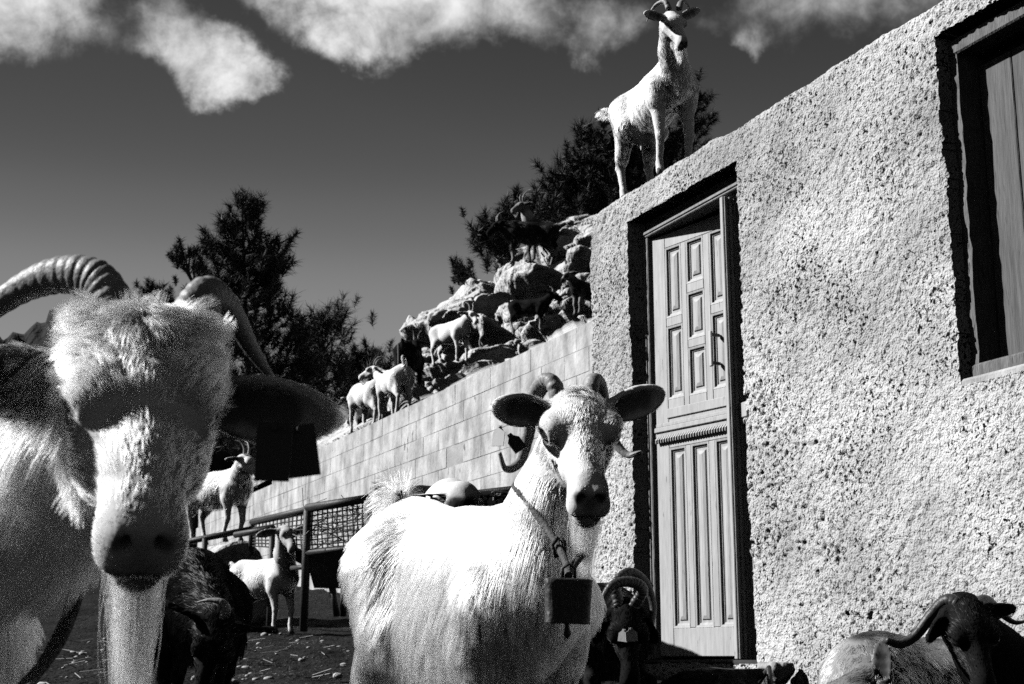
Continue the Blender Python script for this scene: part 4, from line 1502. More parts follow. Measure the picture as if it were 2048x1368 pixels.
def middle_goat():
    d = 3.0
    hx, hy = unit((.47, -.88))
    sc = .99
    wp = pix(1042, 1012, 3.1)
    pitch = math.radians(6.0)
    # withers in the goat's frame are at (.17, 0, .70)
    cx = (.17 * math.cos(pitch) + .70 * math.sin(pitch)) * sc; cz = (-.17 * math.sin(pitch) + .70 * math.cos(pitch)) * sc
    loc = (wp.x - hx * cx, wp.y - hy * cx, wp.z - cz)
    poll = pix(1152, 812, 3.03); nose = pix(1181, 945, 2.77)

    def extra(b, h, W, D, root):
        # shaggy flank, rump locks, crest along the back, forelock
        b.hair((-.36, 0, .60), .16, ln=.085, lift=.38, comb=(-.8, -.25, -.45), soft=.08)
        b.hair((-.42, -.05, .42), .14, ln=.11, lift=.3, comb=(-.4, 0, -1), tone=.72, soft=.08)
        b.hair((-.30, -.12, .55), .05, tone=.30, soft=.05); b.hair((-.36, -.12, .38), .045, tone=.34, soft=.05); b.hair((-.20, -.14, .42), .04, tone=.45, soft=.05)
        b.ell((-.06, 0, .37), (.30, .115, .15), None, .08, comb=(-.25, 0, -1), ln=.09, tone=.78)
        b.hair((.30, -.02, .45), .13, ln=.06, comb=(.15, 0, -1), soft=.06)
        b.hair(h.p(.01, 0, .05), .045, ln=.028, comb=h.v(.5, .1, .5), lift=.6, soft=.02)
        for s_ in (-1, 1):
            b.hair(h.p(.02, s_ * .05, .03), .03, ln=.02, comb=h.v(-.3, s_ * .6, .6), lift=.5, soft=.02)
        for q in (.10, .14, .18): b.hair(h.p(q, 0, .02), .035, ln=.014, comb=h.v(-.6, .2, .5), lift=.4)
    root, b, h, W, D = goat(
         'shaggy white goat with a bell on its neck, standing in the middle and facing us', loc, yaw_of(hx, hy), sc, pitch=pitch,
         head=('world', poll, nose - poll, (.03, -.7, .7)), head_scale=1.16, coat=.80, headtone=.84, muzzle=.70, legs=.74,
         ears=[('w', (-.76, -.64, .0), (.70, -.62, -.42)), ('w', (1, .25, .38), (.5, -.85, -.30))], ear_len=.135, ear_w=.076, beard_n=1800,
         fur=(170000, .00045), streak=.42, body_len=.085, res=.0055, tail=((-.02, -.015, .10), .10), beard=.13, beard_spread=(.016, .010), fine=True, seed=3, neck_r=(.088, .062),
         clump=.6, droop=.6, noise=.11, fat=.80, headln=.013, extra=extra, group=HERD, per_clump=45,
         horns=[([pix(1120, 808, 3.05), pix(1106, 766, 3.06), pix(1086, 768, 3.09), pix(1068, 800, 3.12), pix(1058, 860, 3.14), pix(1040, 922, 3.13), pix(1012, 938, 3.10), pix(999, 905, 3.09)], .0245, dict(rings=24, ring_amp=.12, n=14, seg=140, tip=.22)),
                ([pix(1178, 806, 3.05), pix(1184, 762, 3.06), pix(1198, 774, 3.10), pix(1208, 815, 3.14), pix(1222, 870, 3.15), pix(1252, 908, 3.13), pix(1283, 905, 3.10)], .0225, dict(rings=20, ring_amp=.12, n=14, seg=130, tip=.22))])
    # two pale tags in the ear on the left of the picture
    add_ear_tag(root, W(pix(1018, 868, 2.95)), D((.55, -.1, -.75)), D((.3, -1, .2)), .030, .044, M_TAG_DARK)
    add_ear_tag(root, W(pix(1000, 850, 2.97)), D((-.1, -.1, -.9)), D((-.5, -1, .1)), .028, .046, M_TAG_PALE)
    # rope collar and iron bell
    col = empty('bell_collar', pix(1104, 1139, 2.72))
    tag(col, 'thin rope collar with a dark iron bell hanging on the white goat in the middle', 'collar')
    o = Vector(col.location)
    ring, wt = neck_ring(root, b, h, .42, gap=.008)
    hang = pix(1137, 1152, 2.70)
    ring = [p.lerp(hang, w ** 6) + Vector((0, 0, -.05 * w ** 2 * (1 - w ** 4))) for p, w in zip(ring, wt)]
    ring.append(ring[0])
    bb = MB(); bb.tube([p - o for p in catmull(ring, 140)], .0075, 7); bb.build('rope', M_ROPE, col, smooth=True)
    kn = min(ring, key=lambda p: abs(p.x - pix(1066, 1090, 2.8).x) + abs(p.z - pix(1066, 1090, 2.8).z))
    bb = MB(); bb.tube([kn - o + Vector(q) for q in ((0, -.01, .018), (-.012, -.014, 0), (-.004, -.016, -.022), (.012, -.014, -.016), (.012, -.012, .006), (0, -.01, .020))], .005, 7); bb.build('knot', M_ROPE, col, smooth=True)
    # bell: flattened, flaring a little to the bottom, folded at the corners
    c = pix(1137, 1156, 2.70)
    w0, w1, dp0, dp1, hh = .046, .042, .018, .026, .085
    V, Q = [], []
    m = 28
    for k, (f_, wz, dz) in enumerate([(0, .80, .7), (.03, 1.0, 1.0), (.12, .985, 1.02), (.5, .95, 1.1), (.93, .92, 1.25), (.97, .94, 1.3), (1.0, .94, 1.3), (1.0, .86, 1.1), (.5, .86, .95), (.05, .88, .8)]):
        for i in range(m):
            a = 2 * math.pi * i / m
            ca, sa = math.cos(a), math.sin(a)
            x = math.copysign(abs(ca) ** .35, ca) * w0 * wz; y = math.copysign(abs(sa) ** .55, sa) * dp0 * dz
            V.append((x, y, -f_ * hh))
    for k in range(9):
        for i in range(m):
            Q.append([k * m + i, k * m + (i + 1) % m, k * m + m + (i + 1) % m, k * m + m + i])
    V.append((0, 0, 0)); V.append((0, 0, -.01)); n0 = 10 * m
    T = [[n0, (i + 1) % m, i] for i in range(m)] + [[n0 + 1, 9 * m + i, 9 * m + (i + 1) % m] for i in range(m)]
    b = MB(); b.add(V, Q, T)
    bell = b.build('bell', M_IRON, col, smooth=True); bell.location = c - o; bell.rotation_euler = (.05, .03, math.radians(8))
    b = MB(); b.tube([(-.012, 0, .0), (-.012, 0, .018), (0, 0, .026), (.012, 0, .018), (.012, 0, .0)], .0035, 6); lp = b.build('hanger', M_IRON, bell, smooth=True)
    b = MB(); b.tube([(0, 0, -.02), (0, 0, -.09), (.001, 0, -.103), (0, 0, -.113)], [.004, .004, .008, .003], 8); b.build('clapper', M_IRON, bell, smooth=True)


def near_goat():
    hx, hy = unit((.62, -.78))
    sc = 1.0
    wp = pix(-180, 975, 2.10)
    loc = (wp.x - hx * .17, wp.y - hy * .17, wp.z - .70)
    poll = pix(285, 715, 1.66); nose = pix(292, 972, 1.44)

    def extra(b, h, W, D, root):
        # broad brow with a thick curly forelock, long throat hair flaring to the side
        for s_ in (-1, 1):
            b.hair(h.p(.015, s_ * .05, .055), .050, ln=.040, comb=h.v(-.1, s_ * .9, .35), lift=.38, soft=.02)
            b.hair(h.p(.06, s_ * .075, .0), .030, ln=.026, comb=h.v(-.2, s_ * .9, .2), lift=.6, soft=.02)
        b.hair(h.p(.05, 0, .06), .034, ln=.034, comb=h.v(.9, .15, .1), lift=.35, soft=.02)
        b.ell(h.p(.010, 0, .034), (.045, .052, .028), h.R, .03, comb=h.v(.5, 0, .6), ln=.036, tone=.86, lift=.4)
        for s_ in (-1, 1):
            b.ell(h.p(-.008, s_ * .050, .020), (.038, .026, .030), h.R, .018, comb=h.v(.1, s_ * .8, .5), ln=.040, tone=.86, lift=.45)
            b.ell(h.p(.10, s_ * .040, -.045), (.075, .030, .05), h.R, .03, comb=h.v(-.8, s_ * .3, -.5), ln=.016, tone=.84, lift=.2)
            b.ell(h.p(.050, s_ * .042, .018), (.045, .034, .020), h.R, .025, comb=h.v(-.3, s_ * .7, .4), ln=.022, tone=.84, lift=.5)
        b.ell(h.p(.232, 0, -.052), (.034, .043, .040), h.R, .02, comb=h.v(-1, 0, 0), ln=.009, tone=.78, lift=.2)
        b.ell(h.p(.16, 0, -.035), (.07, .044, .045), h.R, .03, comb=h.v(-1, 0, .1), ln=.014, tone=.8, lift=.2)
        b.hair(W(pix(130, 960, 1.62)), .07, ln=.06, comb=D((-.6, -.2, -.9)), lift=.35, soft=.03)
        b.hair(h.p(.03, -.085, -.03), .045, ln=.055, comb=D((-.8, -.3, -.7)), lift=.5, soft=.025)
        b.hair(W(pix(60, 930, 1.78)), .14, ln=.095, comb=D((-.9, -.3, -.7)), lift=.5, soft=.05)
        b.hair(W(pix(90, 1150, 1.68)), .10, ln=.09, comb=D((-.35, -.1, -1)), lift=.3, soft=.05)
        b.hair(W(pix(40, 1350, 1.72)), .12, ln=.08, comb=D((-.2, -.1, -1)), lift=.25, soft=.05)
        b.hair(h.p(.262, 0, -.05), .022, ln=.002, tone=.50, soft=.012)
    root, b, h, W, D = goat('white bearded goat with big ringed horns looming at the left edge', loc, yaw_of(hx, hy), sc,
         head=('world', poll, nose - poll, (.22, -.7, .7)), head_scale=1.12, coat=.80, headtone=.80, muzzle=.55, legs=.78,
         ears=[('w', (-.62, -.78, .02), (.75, -.7, -.35)), ('w', (1, .0, -.12), (.5, -.8, -.45))], ear_z=-.050, ear_len=.160, beard_n=2200,
         fur=(170000, .00036), streak=.45, body_len=.095, res=.0048, ear_w=.085, tail=((-.04, 0, .09), .08), beard=.17, beard_spread=(.011, .009), fine=True, seed=5, neck_r=(.09, .062),
         clump=.7, droop=.4, noise=.13, headln=.026, extra=extra, group=HERD, per_clump=40, curl=.04,
         fur_keep=lambda P: np.where(P[:, 0] > .12, 1.0, .22),
         horns=[([pix(235, 700, 1.72), pix(222, 612, 1.72), pix(185, 560, 1.73), pix(110, 552, 1.75), pix(20, 592, 1.78), pix(-80, 680, 1.80), pix(-130, 800, 1.82)], .036, dict(rings=26, ring_amp=.12, n=16, seg=170, tip=.15)),
                ([pix(378, 700, 1.72), pix(396, 622, 1.72), pix(424, 592, 1.74), pix(464, 628, 1.77), pix(505, 700, 1.80), pix(548, 762, 1.82)], .035, dict(rings=22, ring_amp=.10, n=16, seg=150, tip=.12))])
    # tags in the ear on the right side of the picture
    add_ear_tag(root, W(pix(550, 845, 1.50)), D((-.02, 0, -1)), D((.1, -1, .1)), .037, .062, M_TAG_DARK, True)
    add_ear_tag(root, W(pix(596, 850, 1.53)), D((.16, .1, -1)), D((.45, -1, .1)), .036, .056, M_TAG_DARK, True)
    # broad leather collar with buckle
    col = empty('leather_collar', pix(60, 1170, 1.6))
    tag(col, 'broad worn leather collar hanging on the neck of the bearded goat at the left edge', 'collar')
    o = Vector(col.location)
    ring, wt = neck_ring(root, b, h, .50, gap=.020)
    ring = [p + Vector((-.01, -.02, -.11)) * (w ** 1.3) for p, w in zip(ring, wt)]
    ring.append(ring[0])
    path = catmull(ring, 70)
    cen = sum((Vector(p) for p in ring[:-1]), Vector()) / (len(ring) - 1)
    low = min(range(len(ring)), key=lambda k: ring[k].z)
    L = ring[low]
    V, Q = [], []
    for i, p in enumerate(path):
        t = (path[min(i + 1, 69)] - path[max(i - 1, 0)]).normalized()
        nrm = (p - cen).normalized(); side = t.cross(nrm).normalized(); nrm = side.cross(t).normalized()
        for a, c in ((-1, -1), (1, -1), (1, 1), (-1, 1)):
            V.append(tuple(p - o + side * a * (.019 + .0015 * math.sin(i * 1.7)) + nrm * c * .0028))
    for i in range(69):
        for k in range(4): Q.append([i * 4 + k, i * 4 + (k + 1) % 4, i * 4 + 4 + (k + 1) % 4, i * 4 + 4 + k])
    b = MB(); b.add(V, Q); b.build('strap', M_LEATHER, col)
    V0 = L - o
    bb = MB(); bb.tube([V0 + Vector(q) for q in ((-.030, -.004, .03), (-.022, -.016, .004), (0, -.02, -.004), (.02, -.016, .012), (.034, -.006, .018))], .0045, 8); bb.build('hook', M_IRON, col, smooth=True)
    bb = MB(); bb.tube([V0 + Vector((.016 * math.cos(a), -.018, -.022 + .02 * math.sin(a))) for a in np.linspace(0, 2 * math.pi, 18)], .0038, 7); bb.build('ring', M_IRON, col, smooth=True)


def roof_goat():
    loc = P0 + E_S * .05 + E_IN * .12 + Vector((0, 0, 2.408))
    h = unit((.31, -.95))

    def extra(b, hd, W, D, root):
        b.hair(hd.p(.235, .02, -.06), .035, tone=.12, soft=.015)
        b.ell((-.22, 0, .40), (.075, .07, .075), None, .04, comb=(0, 0, -1), ln=.012, tone=.7)
        for s_ in (-1, 1):
            b.cap((-.20, s_ * .03, .36), (-.195, s_ * .035, .30), .016, .008, .015, comb=(0, 0, -1), ln=.005, tone=.6)
        b.hair((.30, -.06, .52), .035, tone=.12, ln=.02, soft=.015)
        b.cap(hd.p(.07, .015, -.11), hd.p(.06, .015, -.12) + np.array([0, 0, -.06]), .012, .010, .015, comb=(0, 0, -1), ln=.02, tone=.8)
    goat('white goat standing on the roof edge above the door', loc, yaw_of(*h), .86, kneel=-.06,
         head=('world', pix(1343, 32, 7.12), pix(1378, 84, 6.95) - pix(1343, 32, 7.12), (.05, -.55, 1)), head_scale=.90, coat=.86, headtone=.84, muzzle=.6, legs=.84,
         ears=[('w', (-.80, -.58, -.06), (.6, -.8, -.4)), ('w', (1, .12, .50), (.5, -1, -.3))], ear_len=.135,
         legpose=[(.25, .075, 0), (.17, -.075, 0), (-.30, .08, 0), (-.38, -.08, 0)],
         fur=(34000, .0009), body_len=.034, res=.007, tail=((-.10, -.13, -.01), .06), beard=.085, fine=True, seed=9, neck_r=(.080, .048), fat=.72,
         clump=.6, noise=.16, headln=.010, extra=extra, group=HERD,
         horns=[([pix(1338, 18, 7.12), pix(1330, 4, 7.14), pix(1313, 10, 7.18), pix(1300, 28, 7.2), pix(1293, 44, 7.2)], .020, dict(rings=10, seg=60, n=10)),
                ([pix(1358, 18, 7.12), pix(1362, 4, 7.16), pix(1372, 6, 7.26), pix(1382, 22, 7.32)], .018, dict(rings=10, seg=60, n=10))])


def other_goats():
    g = HERD
    # dark goat with curled horns, head down, in front of the door jamb
    wp = pix(1205, 1200, 5.6); hx, hy = unit((.45, -.9)); sc = 1.0
    poll = pix(1252, 1222, 5.22); nose = pix(1262, 1322, 5.10)
    loc = (wp.x - hx * .17 * sc, wp.y - hy * .17 * sc, gz(wp.x, wp.y))
    root, b, h, W, D = goat('dark goat with large curled ringed horns, head down beside the door', loc, yaw_of(hx, hy), sc, coat=.015, headtone=.012, legs=.02, kneel=.26, legpose=[(.32, .13, 0), (.30, -.13, 0), (-.2, .18, 0), (-.22, -.18, 0)],
         head=('world', poll, nose - poll, (.05, -1, .25)), head_scale=1.0, fur=(26000, .0009), body_len=.08, res=.010, beard=.06, seed=11, ears=[('w', (-.5, .1, -.85), (0, -1, 0)), ('w', (.45, .1, -.85), (0, -1, 0))], ear_len=.12, group=g, horn_mat=M_HORN_DARK,
         horns=[([pix(1240, 1215, 5.22), pix(1232, 1172, 5.25), pix(1258, 1146, 5.29), pix(1290, 1165, 5.31), pix(1306, 1210, 5.30), pix(1302, 1258, 5.26)][::1], .026, dict(rings=26, ring_amp=.14, seg=140, n=12, tip=.4)),
                ([pix(1266, 1215, 5.22), pix(1285, 1180, 5.2), pix(1262, 1164, 5.19), pix(1226, 1170, 5.17), pix(1206, 1205, 5.15), pix(1209, 1245, 5.13)], .026, dict(rings=26, ring_amp=.14, seg=140, n=12, tip=.35))])
    add_ear_tag(root, W(pix(1262, 1255, 5.0)), D((.05, 0, -1)), D((.1, -1, .2)), .042, .048, M_TAG_PALE)
    add_ear_tag(root, W(pix(1248, 1258, 5.02)), D((-.15, 0, -1)), D((-.3, -1, .2)), .034, .044, M_TAG_PALE)

    # black goat at the lower right, lying by the wall
    poll = pix(1932, 1220, 3.75); nose = pix(1968, 1330, 3.62)
    hx, hy = unit((-.25, -.95))
    wp = pix(2050, 1345, 3.95)
    loc = (wp.x - hx * .17, wp.y - hy * .17, gz(wp.x, wp.y))
    goat('black horned goat with glossy face lying against the stucco wall', loc, yaw_of(hx, hy), 1.0, coat=.014, headtone=.012, legs=.02, kneel=.33,
         legpose=[(.32, .15, 0), (.30, -.15, 0), (-.2, .2, 0), (-.22, -.2, 0)],
         head=('world', poll, nose - poll, (-.05, -1, .35)), head_scale=.88, fur=(70000, .0006), body_len=.022, headln=.015, res=.007, streak=.4, beard=.03, fine=True, seed=12, group=g, horn_mat=M_HORN_DARK, clump=.3,
         ears=[('w', (-.62, -.1, -.78), (.3, -1, -.3)), ('w', (1, .1, .12), (.4, -1, -.2))], ear_len=.085,
         horns=[([pix(1918, 1208, 3.76), pix(1893, 1202, 3.78), pix(1862, 1232, 3.8), pix(1830, 1272, 3.8), pix(1800, 1288, 3.79), pix(1772, 1280, 3.77)], .026, dict(rings=16, ring_amp=.05, seg=110, n=12, tip=.40)),
                ([pix(1952, 1208, 3.76), pix(1972, 1200, 3.8), pix(2000, 1225, 3.86), pix(2030, 1245, 3.86), pix(2065, 1238, 3.85)], .021, dict(rings=16, ring_amp=.05, seg=90, n=12, tip=.12))])
    # pale brown goat lying in front of it, ear raised
    wp = pix(1835, 1315, 4.35); hx, hy = unit((-.93, -.36))
    loc = (wp.x - hx * .05, wp.y - hy * .05, gz(wp.x, wp.y) - .04)

    def ex(b, hd, W, D, root):
        for x in np.linspace(-.4, .25, 9):
            b.hair((x, .02, .42), .045, tone=.05, ln=.03, comb=(-1, 0, 0), soft=.02)
        b.hair((-.15, -.12, .30), .12, tone=.62, soft=.08)
    goat('pale brown goat with a dark spine lying in the bottom right corner', loc, yaw_of(hx, hy), 1.05, coat=.34, headtone=.20, legs=.2, belly=.1, kneel=.30,
         legpose=[(.32, .15, 0), (.30, -.15, 0), (-.2, .2, 0), (-.22, -.2, 0)],
         head=('world', pix(1732, 1362, 4.12), (-.75, -.5, -.42), (-.3, -.3, 1)), fur=(50000, .0006), streak=.5, body_len=.032, res=.008, seed=13, group=g, clump=.5, horns=None, beard=.0,
         ears=[('w', (-.35, -.75, -.3), (-.3, -.6, -.5)), ('w', (.10, .30, .72), (-.5, -1, .1))], ear_len=.13, ear_tone=.10, extra=ex)

    # shaggy dark goat grazing lower left
    wp = pix(392, 1100, 5.1); hx, hy = unit((.15, -.98)); sc = 1.0
    loc = (wp.x - hx * .17, wp.y - hy * .17, wp.z - .71)
    poll = pix(438, 1250, 4.62); nose = pix(412, 1352, 4.55)
    goat('shaggy dark brown goat grazing with its head lowered between the two near white goats', loc, yaw_of(hx, hy), sc, coat=.012, headtone=.015, legs=.02, belly=.012,
         head=('world', poll, nose - poll, (.45, -1, .3)), head_scale=.92, fur=(30000, .0009), body_len=.085, res=.010, seed=14, group=g, clump=.7, beard=.04, horn_r=.02, fat=1.1,
         horns=[([pix(440, 1245, 4.62), pix(452, 1222, 4.62), pix(444, 1205, 4.62), pix(420, 1200, 4.62), pix(395, 1204, 4.62)], .023, dict(rings=16, ring_amp=.12, seg=80, n=10, tip=.12)),
                ([pix(425, 1245, 4.66), pix(420, 1222, 4.70), pix(400, 1212, 4.75), pix(372, 1220, 4.78)], .022, dict(rings=16, ring_amp=.12, seg=80, n=10, tip=.12))])
    # white goat seen from behind, up on a boulder
    wp = pix(437, 1086, 13.9)
    hx, hy = unit((.82, -.55))
    bo = pix(432, 1086, 13.9)
    r = np.random.default_rng(77)
    V = rock_verts(ICO4, r, 8); zt = V[:, 2].max(); hgt = bo.z - gz(bo.x, bo.y) + .2
    V = V * np.array([.55, .45, hgt / 2 / .8]); V[:, 2] += bo.z + .03 - V[:, 2].max()
    V[:, :2] += np.array([bo.x, bo.y]); V[:, 2] = np.minimum(V[:, 2], bo.z)
    tag(mesh_np('boulder', V, ICO4[1], M_ROCK, None, True), 'flat topped boulder the white goat stands on behind the dark goat', 'boulder')
    goat('white goat standing on a boulder behind the dark grazing goat, head turned right', (wp.x, wp.y, wp.z), yaw_of(hx, hy), 1.02, coat=.84, headtone=.82, legpose=[(.20, .085, 0), (.16, -.085, 0), (-.28, .09, 0), (-.26, -.09, 0)],
         head=('world', pix(490, 915, 13.6), (.78, -.42, -.55), (.2, -.2, 1)), fur=(5400, .0012), body_len=.07, res=.012, seed=15, group=g, tail=((-.10, 0, -.10), .13), horns='short', clump=.6)
    # lop eared white goat in front of the feeder
    wp = pix(532, 1268, 12.2); hx, hy = unit((.72, -.62))
    goat('hornless lop eared white goat in front of the hay feeder', (wp.x - hx * .0, wp.y, wp.z), yaw_of(hx, hy), .92, coat=.82, headtone=.55,  # shade on the head is put into its darker coat tone
         head=('world', pix(570, 1058, 11.75), (.50, -.75, -.60), (.2, -.3, 1)), fur=(5400, .0012), body_len=.05, res=.012, seed=16, group=g, horns=None, beard=0,
         ears=[('w', (-1, -.1, -.25), (.2, -1, -.3)), ('w', (1, .1, .06), (.2, -1, -.3))], ear_len=.19)
    wp = pix(500, 1232, 13.6)
    goat('small dark goat half hidden behind the lop eared goat', (wp.x, wp.y, gz(wp.x, wp.y)), yaw_of(.8, .3), .85, coat=.03, fur=(1350, .0012), res=.016, seed=17, group=g, horns='short', beard=.03)
    # pale goat with a black and white face behind the pipe rail
    wp = pix(890, 990, 7.0); hx, hy = unit((.15, -.98)); sc = 1.28

    def ex2(b, hd, W, D, root):
        for s_ in (-1, 1):
            b.hair(hd.p(.12, s_ * .05, -.01), .055, tone=.015, soft=.012)
        b.hair(hd.p(.235, 0, -.05), .045, tone=.02, soft=.01)
    goat('white goat with a black and white striped face behind the pipe rail', (wp.x, wp.y, gz(wp.x, wp.y)), yaw_of(hx, hy), sc, coat=.84, headtone=.75, muzzle=.03,
         head=('world', pix(925, 990, 6.5), (.10, -.62, -.78), (.1, -1, .6)), head_scale=.60, fur=(4000, .0011), body_len=.03, res=.012, seed=18, group=g, horns=None, beard=0, extra=ex2, fine=False)
    wp = pix(1015, 985, 7.9)
    goat('black goat whose back shows above the rail left of the building corner', (wp.x, wp.y, gz(wp.x, wp.y)), yaw_of(.9, .4), 1.36, coat=.015, fur=(4050, .0012), body_len=.07, res=.016, seed=19, group=g, horns='short', beard=0,
         head=((.46, 0, .66), (.9, 0, -.45), (0, 0, 1)))
    # on the retaining wall
    def wl(x, dy=0, dv=.1):
        y = float(wall_y(x)); d = wall_d(x, y)
        p = pix(x, y + dy, d); q = p + E_IN * dv
        return (q.x, q.y, RW_TOP)
    goat('white goat on top of the block wall reaching its head to the left', wl(715), yaw_of(*unit((-.55, .83))), .92, coat=.82,
         head=((.47, -.08, .56), (.7, -.3, -.5), (0, 0, 1)), fur=(3600, .0012), res=.013, seed=20, group=g, horns='short', legpose=[(.25, .085, 0), (.19, -.085, 0), (-.40, .09, 0), (-.28, -.09, 0)])
    goat('white goat on the block wall seen from behind with raised tail', wl(768), yaw_of(*unit((-.42, .90))), .88, coat=.84,
         head=((.42, .10, .78), (.6, .75, -.3), (0, 0, 1)), fur=(3600, .0012), res=.013, seed=21, group=g, horns='short', tail=((.0, .04, .16), .05))
    goat('dark bodied goat with white legs behind the leftmost white goat on the wall', wl(676, dv=.45), yaw_of(*unit((-.55, .6))), .85, coat=.04, legs=.7,
         head=((.44, 0, .60), (.8, 0, -.6), (0, 0, 1)), fur=(1800, .0012), res=.015, seed=22, group=g, horns='short')
    # on the rocks
    def hl(x, y, dd=0.0): p = pix(x, y, hill_d(x, y) + dd); return (p.x, p.y, p.z)
    goat('black goat seen from behind beside the thin post', hl(820, 786, -.8), yaw_of(*unit((.15, .98))), .92, coat=.014, fur=(2700, .0012), res=.014, seed=23, group=g, horns='short', beard=0,
         head=((.36, 0, .84), (.8, .3, -.4), (0, 0, 1)))
    goat('white goat standing on the rock ledge above the wall', hl(905, 728, -1.0), yaw_of(*unit((.66, -.75))), .86, coat=.86,
         head=((.44, .0, .76), (.85, -.1, -.55), (0, 0, 1)), fur=(4050, .0012), res=.013, body_len=.02, seed=24, group=g, horns='short')
    goat('black goat on the rock summit facing left', hl(1056, 532, -1.5), yaw_of(*unit((-.97, -.12))), 1.02, coat=.012, legtone_low=.30,
         head=((.45, .0, .66), (.85, .15, -.6), (0, 0, 1)), fur=(4050, .0012), body_len=.05, res=.013, seed=25, group=g, horns='short', horn_mat=M_HORN)
    goat('grey and white goat standing behind the black goat on the summit', hl(1088, 528, -.7), yaw_of(*unit((-.75, -.5))), 1.0, coat=.10, headtone=.25,
         head=((.40, .0, .92), (.85, 0, -.4), (0, 0, 1)), fur=(2700, .0012), res=.014, seed=26, group=g, horns='swept', extra=lambda b, hd, W, D, root: b.hair((.33, 0, .72), .11, tone=.55, soft=.04))
    goat('black goat with upright horns on the ledge facing right', hl(1062, 664, -1.1), yaw_of(*unit((.93, -.25))), .64, coat=.012, legtone_low=.45,
         head=((.46, .0, .80), (.9, 0, -.4), (0, 0, 1)), fur=(2700, .0012), res=.015, seed=27, group=g, horns='short', tail=((-.04, 0, .12), .05))
    goat('goat with a pale striped face half hidden by the building corner', hl(1172, 632, -1.0), yaw_of(*unit((-.75, -.6))), 0.66, coat=.03, headtone=.35, legs=.3,
         head=((.45, .0, .80), (.8, .0, -.6), (0, 0, 1)), fur=(2700, .0012), res=.014, seed=28, group=g, horns='short', extra=ex2)


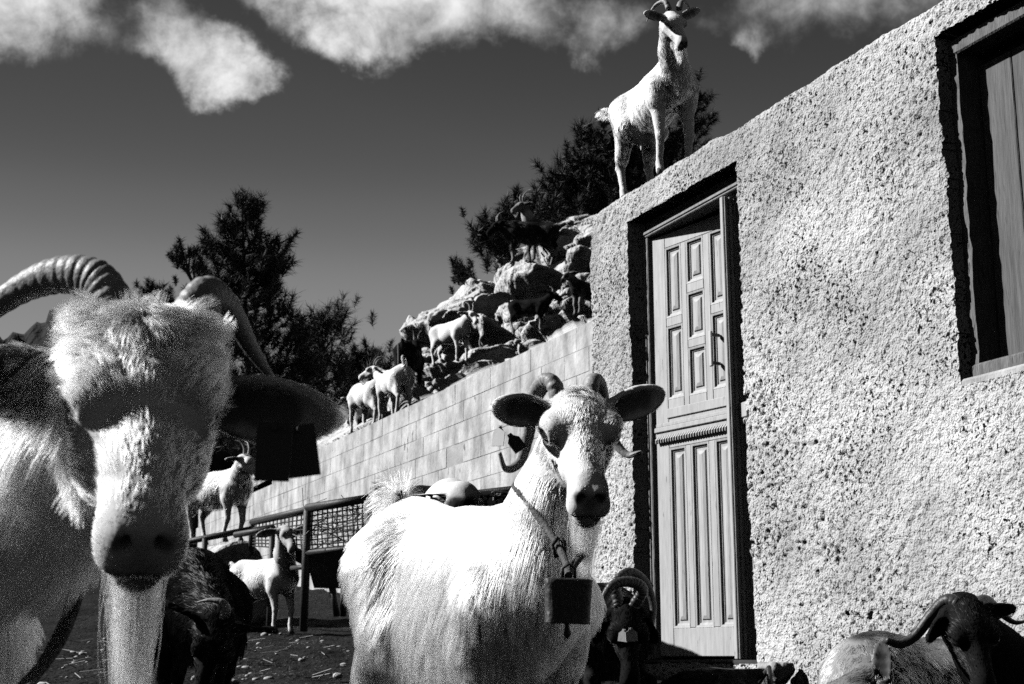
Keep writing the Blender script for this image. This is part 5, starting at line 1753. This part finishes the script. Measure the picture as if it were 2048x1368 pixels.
# ------------------------------------------------------------------ pen: hay feeder, rails, posts
def build_pen():
    def bar(b, a, c, w=.03):
        b.tube([a, c], w, 8)
    d = 11.4
    root = empty('hay_feeder', pix(640, 1262, d))
    tag(root, 'dark iron hay feeder with wire mesh sides behind the white goats', 'feeder')
    o = Vector(root.location)
    A = lambda x, y, dd=0.0: pix(x, y, d + dd) - o
    E_ = [('post', [(616, 1013, 0), (607, 1262, 0)], .034), ('post', [(504, 1042, 2.2), (503, 1110, 2.2)], .03), ('post', [(735, 1000, -.3), (742, 1240, -.3)], .03),
          ('post', [(664, 1172, .4), (674, 1232, .4)], .03), ('post', [(688, 1172, 1.0), (686, 1232, 1.0)], .03)]
    for nme, pts, w in E_:
        b = MB(); bar(b, *[A(*p) for p in pts], w); b.build(nme, M_IRON, root, smooth=True)
    for pts, w in (([(614, 1016, 0), (736, 997, -.3)], .034), ([(504, 1044, 2.2), (614, 1020, 0)], .03), ([(608, 1106, 0), (742, 1092, -.3)], .022), ([(584, 1136, .4), (612, 1134, 0)], .02)):
        b = MB(); bar(b, *[A(*p) for p in pts], w); b.build('rail', M_IRON, root, smooth=True)

    def mesh_panel(p00, p10, p01, p11, nu, nv, nm):
        b = MB()
        P = [A(*q) for q in (p00, p10, p01, p11)]
        f = lambda u, v: P[0].lerp(P[1], u).lerp(P[2].lerp(P[3], u), v)
        for i in range(nu + 1): b.tube([f(i / nu, 0), f(i / nu + random.uniform(-.02, .02), .5), f(i / nu, 1)], .006, 4)
        for j in range(nv + 1): b.tube([f(0, j / nv), f(.5, j / nv + random.uniform(-.02, .02)), f(1, j / nv)], .006, 4)
        tag(b.build('wire_mesh', M_IRON, root), kind='stuff')
    mesh_panel((616, 1024, 0), (735, 1004, -.3), (614, 1100, 0), (741, 1088, -.3), 12, 8, 'a')
    mesh_panel((506, 1050, 2.2), (612, 1028, 0), (504, 1092, 2.2), (612, 1100, 0), 14, 7, 'b')
    b = MB()
    # trough: a deep sheet metal V below the mesh
    V = [A(610, 1110, 0), A(742, 1095, -.3), A(742, 1178, .1), A(628, 1176, .5), A(640, 1106, 1.4), A(760, 1092, 1.2)]
    b.add([tuple(v) for v in V], [[0, 1, 2, 3], [3, 2, 5, 4]], [[0, 3, 4], [1, 5, 2]])
    b.build('trough', M_IRON, root)
    # strands of hay left in the mesh
    r = np.random.default_rng(5)
    b = MB()
    for k in range(120):
        u, v = r.random(), r.random()
        p = A(616 + 120 * u, 1026 + 70 * v - 18 * u, r.uniform(.0, .5))
        q = p + Vector(r.normal(size=3) * .10)
        b.tube([p, p.lerp(q, .5) + Vector(r.normal(size=3) * .02), q], .004, 3, cap=False)
    tag(b.build('hay', M_STRAW, root), kind='stuff')

    root = empty('pipe_rail', pix(900, 990, 6.3))
    tag(root, 'dark pipe rail running behind the middle goat to the building corner', 'rail')
    o = Vector(root.location)
    q = [pix(738, 1012, 8.6) - o, pix(900, 993, 8.2) - o, pix(1090, 971, 7.75) - o]
    b = MB(); b.tube(q, .020, 8); b.build('bar', M_IRON, root, smooth=True)
    for p in (q[0], q[2]):
        w = p + o
        b = MB(); b.tube([p + Vector((0, 0, .016)), Vector((p.x, p.y, gz(w.x, w.y) - .1 - o.z))], .02, 8); b.build('post', M_IRON, root, smooth=True)
    root = empty('low_fence', pix(450, 1065, 12.9))
    tag(root, 'low dark railing in front of the far end of the block wall', 'fence')
    o = Vector(root.location)
    for a, c in (((300, 1098, 13.2), (503, 1058, 12.9)), ((470, 1070, 12.6), (548, 1056, 12.4))):
        b = MB(); b.tube([pix(*a) - o, pix(*c) - o], .028, 8); b.build('rail', M_IRON, root, smooth=True)
    for x, y, dd in ((320, 1094, 13.2), (545, 1056, 12.4), (410, 1077, 13.0)):
        p = pix(x, y, dd); b = MB(); b.tube([p - o, Vector((p.x, p.y, gz(p.x, p.y) - .1)) - o], .026, 8); b.build('post', M_IRON, root, smooth=True)
    # thin post among the goats on the wall
    p0 = pix(796, 775, 18.0); p1 = pix(797, 688, 18.0)
    b = MB(); b.tube([tuple(p0 - p0 - Vector((0, 0, .3))), tuple((p1 - p0) * .5 + Vector((.01, 0, 0))), tuple(p1 - p0)], .018, 7)
    po = b.build('post', M_BARK, None, smooth=True); po.name = 'thin_post'; po.location = p0
    tag(po, 'thin bare post standing on the wall beside the black goat', 'post')


def build_foreground_ground():
    r = np.random.default_rng(41)
    # doorstep stone and rubble under the door
    V = rock_verts(ICO5, r, 9, strata=False) * np.array([.20, .16, .10])
    c = pix(1440, 1372, 5.6)
    o = mesh_np('doorstep', V, ICO5[1], M_STONE_DARK, None, True); o.location = (c.x, c.y, c.z)
    tag(o, 'low dark stone lying as a step in front of the door', 'stone')
    c = pix(1552, 1352, 5.75)
    V = rock_verts(ICO4, r, 9, strata=False) * np.array([.07, .07, .09])
    o = mesh_np('stone', V, ICO4[1], M_BLOCK, None, True); o.location = c
    tag(o, 'small pale stone at the foot of the wall right of the door', 'stone')
    b = MB(); b.tube([pix(1512, 1372, 5.7), pix(1538, 1336, 5.65), pix(1541, 1380, 5.6)], .012, 7)
    o = b.build('bent_iron', M_IRON, None, smooth=True); tag(o, 'bent dark iron bar sticking up at the foot of the wall', 'iron bar')
    # pebbles and straw
    b = MB()
    for k in range(900):
        x = r.uniform(-3.5, 1.6); y = r.uniform(2.2, 14)
        if x > .25 + (7.3 - y) * .42: continue
        s = r.uniform(.006, .024) * (1 + .4 * (r.random() < .1))
        V = ICO2[0][:, :] * np.array([s, s * r.uniform(.7, 1.2), s * .6]) * (1 + .2 * r.normal(size=(len(ICO2[0]), 1)) * .5)
        b.add(V + np.array([x, y, gz(x, y) + s * .3]), (), ICO2[1])
    tag(b.build('pebbles', M_PEBBLE, None, True), 'scattered pebbles on the dark trodden soil', 'pebbles', kind='stuff')
    b = MB()
    for k in range(650):
        x = r.uniform(-3.5, 1.4); y = r.uniform(3.5, 15)
        if x > .25 + (7.3 - y) * .42: continue
        a = r.uniform(0, 6.28); L = r.uniform(.04, .14)
        z = gz(x, y) + .012
        b.tube([(x, y, z), (x + math.cos(a) * L, y + math.sin(a) * L, z + r.uniform(0, .03))], .0025, 3, cap=False)
    tag(b.build('straw', M_STRAW), 'loose straw strewn over the dark soil', 'straw', kind='stuff')


build_pen()
build_foreground_ground()
roof_goat()
middle_goat()
near_goat()
other_goats()
